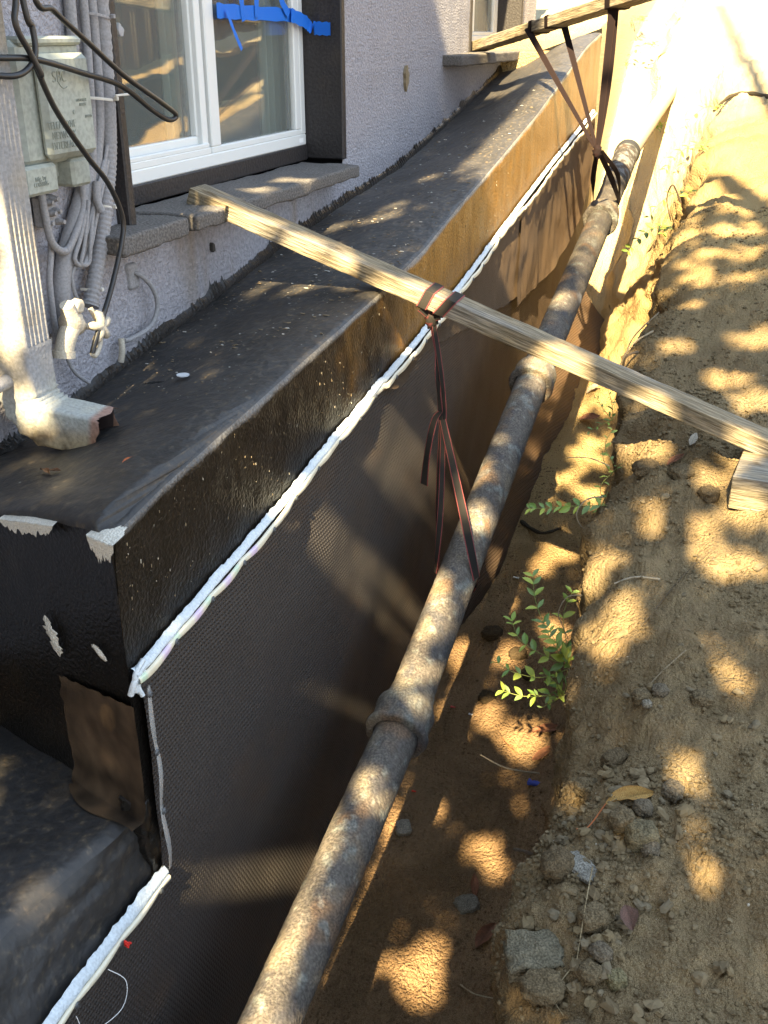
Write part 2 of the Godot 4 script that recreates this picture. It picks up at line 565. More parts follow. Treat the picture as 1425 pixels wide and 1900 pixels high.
func ground() -> void:
	gd = [-14.0, -10.0, -7.0, -5.0, -3.5, -2.5, -1.6, -1.0, -0.6, -0.3, -0.1, 0.05, 0.15, 0.22]
	var d := 0.27
	while d < 26.0:
		gd.append(d)
		d += 0.0075 * maxf(1.0, d / 1.1)
	var topx: Array = []
	var q := 0.0
	while q < 9.0:
		topx.append(q)
		q += 0.0075 if q < 0.45 else 0.012 * pow(1.0 + (q - 0.45) * 2.2, 2.0)
	var nleft := 10
	var nlf := 10
	var nfl := 86
	var nfc := 66
	gf0 = nleft + nlf
	gf1 = gf0 + nfl
	gt0 = gf1 + nfc
	gw = gt0 + topx.size()
	var cs := PackedColorArray()
	for dd in gd:
		var f := tab(FLOOR, dd)
		var h := tab(BANK, dd)
		var e: float = tab(EDGE, dd) + 0.05 * nA.get_noise_2d(dd * 2.1, 3.0) + 0.016 * nB.get_noise_2d(dd * 7.0, 9.0)
		var lf: float = tab(LEFT, dd) if dd > 5.55 else f - 0.02
		var foot := e - 0.03 + 0.04 * nA.get_noise_2d(dd * 2.3, 40.0) - 0.4 * smoothstep(3.8, 6.0, dd)
		var lip := (0.075 + 0.05 * nA.get_noise_2d(dd * 3.0, 60.0)) * minf(1.0, (h - f))
		for i in gw:
			var p := Vector3(0, 0, -dd)
			var dir := Vector3.UP
			var amp := 1.0
			if i < nleft:
				var s := float(i) / nleft
				p.x = lerpf(-9.0, -1.0, sqrt(s))
				p.y = lf
				if dd < 5.55:
					amp = 0.0
			elif i < gf0:
				var s := float(i - nleft) / nlf
				p.x = lerpf(-1.0, -0.9, s)
				p.y = lerpf(lf, f, smoothstep(0.0, 1.0, s))
				amp = s
			elif i < gf1:
				var s := float(i - gf0) / nfl
				p.x = lerpf(-0.9, foot, s)
				p.y = f + 0.06 * smoothstep(0.75, 1.0, s) + 0.02 * sin(s * 7.0 + dd)
			elif i < gt0:
				var s := float(i - gf1) / nfc
				p.x = lerpf(foot, e, pow(s, 0.8))
				p.y = lerpf(f + 0.06, h - lip, s)
				dir = Vector3(-0.9, 0.3, 0.25).normalized()
				# eroded hollows below the lip
				p.x += 0.05 * sin(PI * s) * (0.4 + nA.get_noise_2d(dd * 2.6, p.y * 2.0 + 7.0))
			else:
				var s: float = topx[i - gt0]
				var cut := smoothstep(4.3, 4.9, dd) * (1.0 - smoothstep(8.0, 9.5, dd))
				var sx := s
				if s > 0.36 and s < 0.44:
					sx = lerpf(s, lerpf(0.415, 0.385, (s - 0.36) / 0.08), cut)
				p.x = e + sx
				p.y = h - lip * exp(-s / 0.055) + 0.05 * (1.0 - exp(-s / 0.15)) + 0.015 * s
				p.y += 0.03 * exp(-(pow(p.x - 0.15, 2.0) + pow(dd - 2.3, 2.0)) / 0.02)
				p.y = lerpf(p.y, 1.77 + 0.145 * (dd - 5.3), smoothstep(0.36, 0.44, s) * smoothstep(4.2, 5.0, dd) * (1.0 - smoothstep(8.0, 10.0, dd)))
				dir = Vector3(-exp(-s / 0.05), 1.0, 0.1).normalized()
			var fine := clampf(1.6 - dd * 0.08, 0.3, 1.0) * amp
			var disp := 0.045 * nA.get_noise_3dv(p * 1.9) + 0.02 * nB.get_noise_3dv(p * 6.5)
			disp += 0.011 * nB.get_noise_3dv(p * 21.0) + 0.005 * nC.get_noise_3dv(p * 60.0) + 0.002 * nC.get_noise_3dv(p * 120.0)
			var crumb := nD.get_noise_3dv(p * 26.0)
			var rough_zone := smoothstep(-0.1, 0.35, nA.get_noise_3dv(p * 2.2 + Vector3(9, 0, 0)))
			disp += 0.011 * maxf(0.0, -0.25 - crumb) * rough_zone * 2.0
			if i >= gf0 and i < gf1:
				disp = disp * 0.8 - 0.008 * maxf(0.0, -0.25 - crumb) * rough_zone * 2.0
			gP.append(p + dir * disp * fine)
			# base colour: greyish loam on the bank, darker and redder in the trench, sun glare painted pale up the slope
			var v := nA.get_noise_3dv(p * 3.1)
			var c := Color(0.275, 0.198, 0.108).lerp(Color(0.32, 0.245, 0.142), clampf(0.5 + v, 0, 1))
			c = c.lerp(Color(0.18, 0.125, 0.066), smoothstep(0.1, 0.5, nB.get_noise_3dv(p * 1.7)) * 0.7)
			if i < gt0:
				var red := Color(0.36, 0.235, 0.132).lerp(Color(0.25, 0.162, 0.09), clampf(0.5 + v * 1.4, 0, 1))
				var k := 1.0 if i < gf1 else clampf(1.2 - float(i - gf1) / nfc * 1.5, 0, 1)
				c = c.lerp(red, k)
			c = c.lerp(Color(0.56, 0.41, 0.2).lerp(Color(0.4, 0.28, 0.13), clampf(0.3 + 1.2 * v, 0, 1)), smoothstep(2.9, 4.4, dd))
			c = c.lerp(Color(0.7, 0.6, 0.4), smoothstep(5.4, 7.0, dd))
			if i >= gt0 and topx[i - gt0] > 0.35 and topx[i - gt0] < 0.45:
				c = c.lerp(Color(0.04, 0.027, 0.015), smoothstep(4.3, 4.9, dd) * (1.0 - smoothstep(8.0, 9.5, dd)))  # shade on the cut face of the bank, painted dark into the soil
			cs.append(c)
	var rows := gd.size()
	# the floor of the trench and the bank are two pieces of one sheet, sharing the row of points at the foot of the bank
	var a := MB.new()
	var b := MB.new()
	var pa := PackedVector3Array()
	var pb := PackedVector3Array()
	var ca := PackedColorArray()
	var cb := PackedColorArray()
	for j in rows:
		pa.append_array(gP.slice(j * gw, j * gw + gf1 + 1))
		ca.append_array(cs.slice(j * gw, j * gw + gf1 + 1))
		pb.append_array(gP.slice(j * gw + gf1, (j + 1) * gw))
		cb.append_array(cs.slice(j * gw + gf1, (j + 1) * gw))
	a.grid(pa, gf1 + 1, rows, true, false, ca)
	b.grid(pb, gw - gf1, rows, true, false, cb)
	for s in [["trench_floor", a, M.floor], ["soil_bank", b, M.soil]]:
		var o := MeshInstance3D.new()
		o.name = s[0]
		o.mesh = s[1].done()
		o.material_override = s[2]
		o.set_meta("kind", "structure")
		add_child(o)
	crumbs()


func row_of(d: float) -> int:
	return clampi(gd.bsearch(d), 0, gd.size() - 1)


# the ground under (x, -d): on the bank, or on the floor of the trench
func top_at(x: float, d: float, on_floor := false) -> Vector3:
	var j := row_of(d)
	var best := Vector3.ZERO
	var err := 1e9
	for i in range(gf0 if on_floor else gt0, gf1 if on_floor else gw):
		var p := gP[j * gw + i]
		if absf(p.x - x) < err:
			err = absf(p.x - x)
			best = p
	return best


func rock_mesh(s: int, sx: float, sy: float, sz: float, blocky := 0.0, w := 14, h := 9, jag := 1.0) -> ArrayMesh:
	var n1 := noise(s, 1.1, 3)
	var mb := MB.new()
	var P := PackedVector3Array()
	var cs := PackedColorArray()
	for j in h:
		for i in w:
			var th := PI * j / (h - 1)
			var ph := TAU * i / (w - 1)
			var p := Vector3(sin(th) * cos(ph), cos(th), sin(th) * sin(ph))
			if blocky > 0.0:
				var m := maxf(absf(p.x), maxf(absf(p.y), absf(p.z)))
				p = p.lerp(p / m * 0.86, blocky)
			p *= 1.0 + jag * (0.42 * n1.get_noise_3dv(p * 1.3) + 0.26 * n1.get_noise_3dv(p * 3.6))
			P.append(Vector3(p.x * sx, p.y * sy, p.z * sz))
			cs.append(Color.WHITE * (0.85 + 0.3 * n1.get_noise_3dv(p * 2.0)))
	if jag > 1.05:
		for j in h - 1:
			for i in w - 1:
				var a := j * w + i
				mb.col = cs[a]
				var mid := (P[a] + P[a + 1] + P[a + w] + P[a + w + 1]) / 4.0
				if j > 0:
					mb.tri(P[a], P[a + 1], P[a + w + 1], mid)
				if j < h - 2:
					mb.tri(P[a], P[a + w + 1], P[a + w], mid)
		return mb.done()
	mb.grid(P, w, h, true, true, cs)
	return mb.done()


func scatter(called: String, mesh: Mesh, m: Material, places: Array, tints: Array) -> void:
	var mm := MultiMesh.new()
	mm.transform_format = MultiMesh.TRANSFORM_3D
	mm.use_colors = true
	mm.mesh = mesh
	mm.instance_count = places.size()
	for i in places.size():
		mm.set_instance_transform(i, places[i])
		mm.set_instance_color(i, tints[i])
	var o := MultiMeshInstance3D.new()
	o.name = numbered(called)
	o.multimesh = mm
	o.material_override = m
	o.set_meta("kind", "stuff")
	o.set_meta("label", "loose crumbs of earth and grit lying on the soil")
	add_child(o, true)


func crumbs() -> void:
	var kinds := 4
	for k in kinds:
		var mesh := rock_mesh(100 + k, 1.0, 0.75, 0.9, 0.25 * k, 7, 5, 1.2)
		var places: Array = []
		var tints: Array = []
		var want := 9000
		var tries := 0
		while places.size() < want and tries < 120000:
			tries += 1
			var j := rng.randi_range(row_of(0.8), row_of(4.4))
			var bank := rng.randf() < 0.62
			var i := rng.randi_range(gt0 - 6, gt0 + 95) if bank else rng.randi_range(gf0, gf1 + 8)
			var p := gP[j * gw + i]
			# crumbs gather in drifts
			var drift := nA.get_noise_3dv(p * 2.2 + Vector3(9, 0, 0)) + 0.5 * nB.get_noise_3dv(p * 5.0)
			if rng.randf() > smoothstep(-0.25, 0.5, drift) + 0.05:
				continue
			var r := 0.0011 + 0.0052 * pow(rng.randf(), 4.0)
			if not bank:
				r *= 0.8
			var bs := Basis.from_euler(Vector3(rng.randf() * TAU, rng.randf() * TAU, rng.randf() * TAU)).scaled(Vector3(r, r * rng.randf_range(0.6, 1.0), r * rng.randf_range(0.7, 1.3)))
			places.append(Transform3D(bs, p + Vector3(0, r * 0.35, 0)))
			var g := rng.randf()
			var c := Color(0.14, 0.105, 0.058).lerp(Color(0.22, 0.17, 0.1), g)
			if rng.randf() < 0.03 and r < 0.0028:
				c = Color(0.42, 0.37, 0.28)
			if not bank:
				c = Color(0.14, 0.087, 0.046).lerp(Color(0.22, 0.14, 0.078), g)
			tints.append(c)
		scatter("soil_crumbs", mesh, M.crumb, places, tints)


# ---------------------------------------------------------------- house
func W(x: float, y: float, d: float) -> Vector3:
	return Vector3(x, y, -d)


func wbox(mb: MB, x0: float, x1: float, y0: float, y1: float, d0: float, d1: float, ch := 0.0) -> MB:
	return mb.box(Vector3(x0, y0, -d1), Vector3(x1, y1, -d0), ch)


func house() -> void:
	var h := thing("house", "lavender grey stucco house wall with two white framed windows beside the trench", "house", W(WALL_X, 0.9, 2.0))
	# wall with its openings; the front face is divided so that it carries slight trowel waves
	var holes := [[2.08, 3.46, 1.56, 2.66], [5.12, 6.2, 1.87, 2.98]]
	var mb := MB.new()
	var ds := [-2.5, 2.08, 3.46, 5.12, 6.2, 6.62]
	var ys := [0.85, 1.56, 1.87, 2.66, 2.98, 3.15]
	for a in ds.size() - 1:
		for b in ys.size() - 1:
			var open := false
			for o in holes:
				if ds[a] >= o[0] - 0.01 and ds[a + 1] <= o[1] + 0.01 and ys[b] >= o[2] - 0.01 and ys[b + 1] <= o[3] + 0.01:
					open = true
			if open or (ds[a] > 6.1 and ys[b] > 2.3):
				continue
			var nx := maxi(2, int((ds[a + 1] - ds[a]) / 0.03))
			var ny := maxi(2, int((ys[b + 1] - ys[b]) / 0.03))
			var P := PackedVector3Array()
			var cs := PackedColorArray()
			for j in ny + 1:
				for i in nx + 1:
					var dd := lerpf(ds[a], ds[a + 1], float(i) / nx)
					var y := lerpf(ys[b], ys[b + 1], float(j) / ny)
					P.append(W(WALL_X + 0.006 * nA.get_noise_2d(dd * 2.0, y * 2.0) + 0.002 * nB.get_noise_2d(dd * 9.0, y * 9.0), y, dd))
					var s := 1.0 + 0.06 * nA.get_noise_2d(dd * 2.5, y * 1.2)
					var c := Color(s, s, s)
					# rusty runs below the sill
					var run := smoothstep(0.25, 0.6, nA.get_noise_2d(dd * 6.0, y * 0.6)) * smoothstep(1.2, 1.5, y) * (1.0 - step_at(y, 1.56)) * step_at(dd, 1.9) * (1.0 - step_at(dd, 3.5))
					c = c.lerp(Color(0.85, 0.72, 0.52), run * 0.7)
					cs.append(c)
			mb.grid(P, nx + 1, ny + 1, true, false, cs)
	part("wall", mb, M.stucco, h)
	# the body of the house behind the wall skin
	var body := MB.new()
	for o in [[-2.5, 6.6, 0.85, 1.54], [-2.5, 6.23, 3.0, 3.15]]:
		wbox(body, -1.62, WALL_X - 0.012, o[2], o[3], o[0], o[1])
	for o in [[-2.5, 2.06], [3.48, 5.1]]:
		wbox(body, -1.62, WALL_X - 0.012, 1.543, 2.997, o[0], o[1])
	wbox(body, -1.62, WALL_X - 0.012, 1.543, 2.64, 6.223, 6.6)
	wbox(body, -1.62, WALL_X - 0.012, 2.68, 2.997, 2.063, 3.477)
	wbox(body, -1.62, WALL_X - 0.012, 1.543, 1.85, 5.103, 6.217)
	wbox(body, -5.0, -1.62, 2.95, 3.15, -2.5, 6.24)
	wbox(body, -5.0, -1.62, 0.85, 1.0, -2.5, 6.24)
	wbox(body, -5.2, -5.0, 0.85, 3.15, -2.5, 6.24)
	wbox(body, -5.0, -1.62, 1.0, 2.95, -2.5, -2.35)
	wbox(body, -5.0, -1.62, 1.0, 2.95, 6.1, 6.23)
	wbox(body, -5.0, -1.62, 1.0, 2.95, 4.2, 4.3)
	part("wall_body", body, M.room, h)
	var roof := MB.new()
	wbox(roof, -5.4, -1.3, 3.15, 3.22, -2.6, 6.28, 0.01)
	part("roof", roof, M.trim, h)

	# first window: a horizontal slider, its right light in the front track
	window_frame(h, 2.1, 3.44, 1.648, 2.62, true)
	window_frame(h, 5.14, 6.19, 1.95, 2.94, false)
	# dark painted reveals, sub-sill and the standing casing on the near side
	var tr := part("window_trim", wbox(MB.new(), -1.505, -1.349, 1.602, 2.66, 3.442, 3.475, 0.004), M.trim, h)
	part("window_trim", wbox(MB.new(), -1.5, -1.482, 1.598, 1.648, 2.084, 3.441, 0.003), M.trim, h)
	part("window_trim", wbox(MB.new(), -1.5, -1.352, 2.62, 2.664, 2.084, 3.441, 0.003), M.trim, h)
	part("window_trim", wbox(MB.new(), -1.5, -1.328, 1.592, 2.7, 2.055, 2.082, 0.004), M.trim, h)
	part("window_trim", wbox(MB.new(), -1.505, -1.349, 1.915, 2.98, 6.192, 6.222, 0.004), M.trim, h)
	part("window_trim", wbox(MB.new(), -1.5, -1.352, 1.91, 2.98, 5.108, 5.138, 0.004), M.trim, h)
	part("window_trim", wbox(MB.new(), -1.5, -1.482, 1.912, 1.95, 5.139, 6.191, 0.003), M.trim, h)
	tr.set_meta("label", "dark painted reveal beside the near window")
	# stone sills
	var sn := noise(31, 9.0, 3)
	part("window_sill", MB.new().rbox(W(-1.485, 1.556, 2.215), W(-1.268, 1.6, 1.925), 0.008, Vector3i(8, 3, 14), 0.006, sn), M.sill, h)
	part("window_sill", MB.new().rbox(W(-1.482, 1.558, 3.375), W(-1.262, 1.598, 2.25), 0.009, Vector3i(8, 3, 40), 0.007, sn), M.sill, h)
	part("window_sill", MB.new().rbox(W(-1.485, 1.865, 6.24), W(-1.265, 1.911, 4.672), 0.008, Vector3i(8, 3, 40), 0.007, sn), M.sill, h)
	# a flake of paint gone from the stucco, a crack
	var fl := MB.new()
	fl.col = Color(0.46, 0.4, 0.3)
	chip(fl, W(WALL_X + 0.009, 1.835, 4.155), 0.05, 0.09, 5)
	part("bare_patch", fl, M.cream, h)
	var fl2 := MB.new()
	fl2.col = Color(0.05, 0.045, 0.04)
	chip(fl2, W(WALL_X + 0.009, 1.475, 2.48), 0.016, 0.03, 8)
	part("bare_patch", fl2, M.plain, h)
	# blue tape across the right light
	var tp := thing("masking_tape", "torn blue masking tape stuck across the near window", "tape", W(-1.475, 2.03, 2.82))
	tape(tp, [W(-1.4735, 2.055, 2.815), W(-1.4725, 2.052, 3.0), W(-1.4735, 2.05, 3.29), W(-1.470, 2.045, 3.35)], 0.019)
	tape(tp, [W(-1.464, 2.05, 3.3), W(-1.46, 2.032, 3.4), W(-1.455, 2.016, 3.432), W(-1.43, 2.012, 3.436), W(-1.385, 2.01, 3.434)], 0.02)
	tape(tp, [W(-1.471, 2.19, 2.93), W(-1.47, 2.1, 2.96), W(-1.4705, 2.03, 2.975)], 0.014)
	tape(tp, [W(-1.4695, 2.19, 3.07), W(-1.4695, 2.04, 3.06)], 0.014)
	tape(tp, [W(-1.468, 2.2, 3.18), W(-1.468, 2.1, 3.23), W(-1.467, 2.05, 3.29)], 0.014)
	tape(tp, [W(-1.466, 2.055, 2.86), W(-1.455, 2.0, 2.88), W(-1.45, 1.955, 2.91)], 0.007)
	var tp2 := MB.new()
	tp2.col = Color(0.35, 0.35, 0.36)
	chip(tp2, W(-1.498, 2.005, 2.36), 0.03, 0.035, 12)
	part("tape_scrap", tp2, M.plain, tp)


func step_at(x: float, e: float) -> float:
	return 1.0 if x > e else 0.0


# a small ragged plate lying on a wall that faces +x
func chip(mb: MB, at: Vector3, wd: float, ht: float, s: int) -> void:
	var r := RandomNumberGenerator.new()
	r.seed = s
	var pts: Array = []
	for k in 14:
		var a := TAU * k / 14.0
		var q := r.randf_range(0.6, 1.1)
		pts.append(at + Vector3(0, sin(a) * ht * 0.5 * q, -cos(a) * wd * 0.5 * q))
	for k in 14:
		mb.tri(at + Vector3(0.0015, 0, 0), pts[k], pts[(k + 1) % 14], Vector3.RIGHT)
		mb.quad(pts[k], pts[(k + 1) % 14], pts[(k + 1) % 14] - Vector3(0.012, 0, 0), pts[k] - Vector3(0.012, 0, 0), pts[k] - at)


func tape(parent: Node3D, pts: Array, half: float) -> void:
	var path := curve(pts, 6)
	var ac := PackedVector3Array()
	for j in path.size():
		var tg := (path[mini(j + 1, path.size() - 1)] - path[maxi(j - 1, 0)]).normalized()
		var side := tg.cross(Vector3.RIGHT)
		if side.length() < 0.3:
			side = Vector3.UP
		ac.append(side.normalized() * half * (1.0 + 0.1 * sin(j * 2.1)))
	part("tape_strip", MB.new().band(path, ac, 0.0008, [[-1.0, Color.WHITE], [-0.4, Color(0.9, 0.95, 1.0)], [0.5, Color.WHITE], [1.0, Color.WHITE]]), M.tape, parent)


func window_frame(h: Node3D, d0: float, d1: float, y0: float, y1: float, slider: bool) -> void:
	var wf := MB.new()
	var w := 0.035
	wbox(wf, -1.535, -1.486, y0, y0 + w, d0, d1, 0.003)
	wbox(wf, -1.535, -1.486, y1 - w, y1, d0, d1, 0.003)
	wbox(wf, -1.535, -1.4862, y0 + w, y1 - w, d0, d0 + w, 0.003)
	wbox(wf, -1.535, -1.4862, y0 + w, y1 - w, d1 - w, d1, 0.003)
	var f := part("window", wf, M.white, h)
	f.set_meta("label", "white framed sliding window with blue tape" if slider else "far white framed window above the second beam")
	var mid := d0 + 0.7 if slider else (d0 + d1) / 2
	# [front x, near end, far end, rail height]
	var sashes := [[-1.512, d0 + w, mid - 0.04, 0.05], [-1.4885, mid - 0.035, d1 - w, 0.018]]
	for s in sashes:
		var x: float = s[0]
		var a: float = s[1]
		var b: float = s[2]
		var rail: float = s[3]
		var lo := y0 + w
		var hi := y1 - w
		var sm := MB.new()
		var stile := 0.04
		var near_stile := 0.055 if x > -1.5 else 0.03
		wbox(sm, x - 0.02, x, lo, lo + rail, a, b, 0.003)
		wbox(sm, x - 0.02, x, hi - 0.03, hi, a, b, 0.003)
		wbox(sm, x - 0.02, x + 0.001, lo + rail, hi - 0.03, a, a + near_stile, 0.003)
		wbox(sm, x - 0.02, x + 0.001, lo + rail, hi - 0.03, b - stile, b, 0.003)
		part("sash", sm, M.white, f)
		# sealed unit: two sheets of glass
		for g in [x - 0.006, x - 0.016]:
			part("pane", wbox(MB.new(), g - 0.003, g, lo + rail - 0.004, hi - 0.026, a + near_stile - 0.004, b - stile + 0.004), M.glass, f)
	if slider:
		# steps of the track in front of the sliding light
		var tk := MB.new()
		wbox(tk, -1.508, -1.4875, y0 + w, y0 + w + 0.018, d0 + w, mid - 0.045, 0.002)
		wbox(tk, -1.5, -1.4885, y0 + w + 0.018, y0 + w + 0.03, d0 + w, mid - 0.05, 0.002)
		part("track", tk, M.white, f)
		# interlock posts where the two lights meet
		var il := MB.new()
		wbox(il, -1.53, -1.496, y0 + w, y1 - w, mid - 0.075, mid - 0.042, 0.002)
		part("interlock", il, M.white, f)
		curtain(f, mid - 0.12, mid - 0.04, y0 - 0.02, y1)
		curtain(f, d1 - 0.14, d1 + 0.03, y0 - 0.02, y1)
		var lab := MB.new()
		lab.col = Color(0.9, 0.92, 0.92)
		wbox(lab, -1.4862, -1.4855, y0 + 0.01, y0 + 0.024, d1 - 0.06, d1 - 0.025)
		part("maker_label", lab, M.plain, f)
	else:
		curtain(f, d0 + 0.3, d1 - 0.1, y0 - 0.02, y1)


func curtain(parent: Node3D, a: float, b: float, y0: float, y1: float) -> void:
	var P := PackedVector3Array()
	var w := 60
	for j in 8:
		for i in w:
			var s := float(i) / (w - 1)
			P.append(W(-1.585 + 0.018 * sin(s * (b - a) * 130.0) + 0.006 * sin(s * 23.0 + j * 0.15), lerpf(y0, y1, j / 7.0), lerpf(a, b, s)))
	part("curtain", MB.new().grid(P, w, 8, true), M.curtain, parent)


# ---------------------------------------------------------------- foundation wall and footing
func end_d(x: float) -> float:
	return 1.17 + (FACE_X - x) * 0.33


func foundation() -> void:
	var o := thing("foundation_wall", "black waterproofed concrete foundation ledge running along the house wall", "foundation wall", W(-1.1, -0.3, 3.0))
	var dn := noise(51, 1.0, 4)
	# the top and the face are one skin with a worn, rounded arris
	var ds: Array = []
	var d := 1.17
	while d < 5.86:
		ds.append(d)
		d += 0.014 * maxf(1.0, d / 2.6)
	var P := PackedVector3Array()
	var cs := PackedColorArray()
	var nt := 44
	var nr := 8
	var nfac := 46
	var w := nt + nr + nfac
	for dd in ds:
		var yo := tab(OUTER, dd)
		var r := 0.014 + 0.006 * dn.get_noise_1d(dd * 6.0)
		for i in w:
			var p: Vector3
			var dir := Vector3.UP
			if i < nt:
				var s := float(i) / nt
				var x := lerpf(-1.4, FACE_X - r, s)
				var de: float = dd if dd > 1.9 else lerpf(end_d(x), dd, smoothstep(1.17, 1.9, dd)) if dd > 1.171 else end_d(x)
				p = W(x, lerpf(tab(INNER, maxf(de, dd)), yo, smoothstep(0.05, 1.0, s)), de)
			elif i < nt + nr:
				var a := PI / 2 * float(i - nt) / nr
				dir = Vector3(sin(a), cos(a), 0)
				p = W(FACE_X - r, yo - r, dd) + dir * r
			else:
				var s := float(i - nt - nr + 1) / nfac
				dir = Vector3.RIGHT
				p = W(FACE_X, lerpf(yo - r, -0.4, pow(s, 1.6)), dd)
			var k := 0.007 * dn.get_noise_3dv(p * 4.0) + 0.003 * nB.get_noise_3dv(p * 22.0)
			if i >= nt + nr:
				k = 0.004 * dn.get_noise_3dv(p * 5.0) + 0.002 * nB.get_noise_3dv(p * 26.0)
			P.append(p + dir * k)
			var patchy := nA.get_noise_3dv(p * 2.6) + 0.5 * nB.get_noise_3dv(p * 9.0)
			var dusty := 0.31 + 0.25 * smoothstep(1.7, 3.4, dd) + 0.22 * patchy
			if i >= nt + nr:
				# warm glow of the sunlit soil, painted into the far part of the face
				var soil_glow := smoothstep(2.1, 3.0, dd + 0.5 * patchy) * (0.75 + 0.35 * nB.get_noise_2d(dd * 30.0, p.y * 4.0))
				cs.append(Color(0.026, 0.022, 0.019).lerp(Color(1.0, 0.5, 0.11), soil_glow))
			else:
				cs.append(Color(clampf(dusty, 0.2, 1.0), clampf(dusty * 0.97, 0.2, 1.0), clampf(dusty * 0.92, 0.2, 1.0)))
	# two skins: dusty top, glossier face
	var top := MB.new()
	var face := MB.new()
	var pt := PackedVector3Array()
	var pf := PackedVector3Array()
	var ct := PackedColorArray()
	var cf := PackedColorArray()
	for j in ds.size():
		pt.append_array(P.slice(j * w, j * w + nt + 5))
		ct.append_array(cs.slice(j * w, j * w + nt + 5))
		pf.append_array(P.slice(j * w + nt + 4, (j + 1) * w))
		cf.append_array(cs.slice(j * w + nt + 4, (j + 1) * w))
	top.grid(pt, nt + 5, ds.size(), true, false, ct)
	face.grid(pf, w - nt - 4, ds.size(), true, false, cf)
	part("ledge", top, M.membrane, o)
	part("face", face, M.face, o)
	# the end of the ledge, turned slightly back to the house
	var pe := PackedVector3Array()
	for j in 40:
		for i in 36:
			var x := lerpf(-1.42, FACE_X + 0.001, i / 35.0)
			var yt := lerpf(tab(INNER, 1.25), tab(OUTER, 1.17), smoothstep(0.05, 1.0, (x + 1.4) / 0.55)) - 0.004
			var y := lerpf(yt, 0.3, j / 39.0)
			var p := W(x, y, end_d(x))
			pe.append(p + Vector3(0, 0, 0.005 * dn.get_noise_3dv(p * 5.0) + 0.002 * nB.get_noise_3dv(p * 25.0) - 0.012 * exp(-float(j) / 1.2)))
	part("end_face", MB.new().grid(pe, 36, 40, false), M.tar, o)
	# far end
	var fe := MB.new()
	fe.quad(W(-1.4, -0.3, 5.85), W(FACE_X, -0.3, 5.85), W(FACE_X, 2.02, 5.85), W(-1.4, 1.83, 5.85), Vector3(0, 0, -1))
	part("far_end", fe, M.tar, o)
	# brushed tar lapping up the stucco, ragged along its top edge
	var pj := PackedVector3Array()
	var n := 1500
	for j in 3:
		for i in n:
			var dd := lerpf(1.3, 6.2, float(i) / (n - 1))
			var y := tab(INNER, dd) + 0.012
			var rag := 0.01 + 0.03 * maxf(0.0, nB.get_noise_1d(dd * 4.0) + 0.1) + 0.028 * maxf(0.0, nC.get_noise_1d(dd * 75.0)) * maxf(0.0, nA.get_noise_1d(dd * 6.0) + 0.45)
			pj.append(W(WALL_X + [0.016, 0.011, 0.0][j], y + [-0.03, 0.0, rag][j], dd))
	part("tar_edge", MB.new().grid(pj, n, 3, false), M.tar, o)

	# the lower, nearer footing: its top sags and rolls over to the strip
	var f := thing("footing_step", "lower black membrane covered footing step in front of the ledge", "footing", W(-1.1, -0.3, 0.9))
	var ps := PackedVector3Array()
	var ws := 70
	var rows := 90
	for j in rows:
		var dd := lerpf(1.32, -0.3, float(j) / (rows - 1))
		for i in ws:
			var s := float(i) / (ws - 1)
			var edge := lerpf(-0.93, -0.875, smoothstep(0.85, 1.2, dd)) - 0.03 * (1.0 - smoothstep(0.3, 0.9, dd))
			var p: Vector3
			if s < 0.6:
				var x := lerpf(-1.42, edge, s / 0.6)
				p = W(x, 0.752 + 0.01 * smoothstep(-1.2, -0.9, x) + 0.006 * dn.get_noise_2d(x * 4.0, dd * 4.0), dd)
				p.y -= 0.008 * pow(s / 0.6, 40.0)
			elif s < 0.82:
				var q := (s - 0.6) / 0.22
				p = W(lerpf(edge, FACE_X - 0.004, pow(q, 0.75)), lerpf(0.75, 0.6, pow(q, 1.1)), dd)
				p += Vector3(0.008, 0.004, 0) * dn.get_noise_2d(dd * 5.0, q * 3.0)
			else:
				p = W(FACE_X - 0.004, lerpf(0.6, -0.3, (s - 0.82) / 0.18), dd)
			p += Vector3(0.3, 1, 0) * 0.0015 * nB.get_noise_3dv(p * 30.0)
			ps.append(p)
	var flat_top := PackedVector3Array()
	var front := PackedVector3Array()
	var ctop := PackedColorArray()
	var cfront := PackedColorArray()
	var split := int(ceil(0.6 * (ws - 1)))
	for j in rows:
		for i in ws:
			var p := ps[j * ws + i]
			var k := clampf(0.36 + 0.22 * nA.get_noise_3dv(p * 2.6) + 0.14 * nB.get_noise_3dv(p * 9.0), 0.2, 1.0)
			if i <= split:
				flat_top.append(p)
				ctop.append(Color(k, k * 0.98, k * 0.95))
			if i >= split:
				front.append(p)
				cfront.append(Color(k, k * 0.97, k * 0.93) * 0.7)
	part("membrane", MB.new().grid(flat_top, split + 1, rows, false, false, ctop), M.membrane, f)
	part("membrane_front", MB.new().grid(front, ws - split, rows, false, false, cfront), M.membrane, f)
	# the gap of fresh tar between step and drainage board
	var tg := MB.new()
	tg.rbox(W(-0.905, 0.63, 1.215), W(-0.846, 0.79, 1.165), 0.012, Vector3i(4, 10, 4), 0.014, noise(52, 14.0, 3))
	part("tar_lump", tg, M.tar, f)

	# white primer smears
	smear("primer_smear", W(-1.05, 1.279, 1.215), 0.15, 0.03, 21, "long white smear of primer along the ledge's front edge", true)
	smear("primer_smear", W(-0.863, 1.297, 1.174), 0.062, 0.046, 22, "white smear of primer on the outer corner of the ledge", true)
	smear_wall("primer_smear", -1.03, 1.06, 0.042, 0.07, 23, "drip of white primer low on the ledge's black end face")
	smear_wall("primer_smear", -0.907, 1.078, 0.034, 0.022, 24, "faint grey primer daub on end face beside the corner")


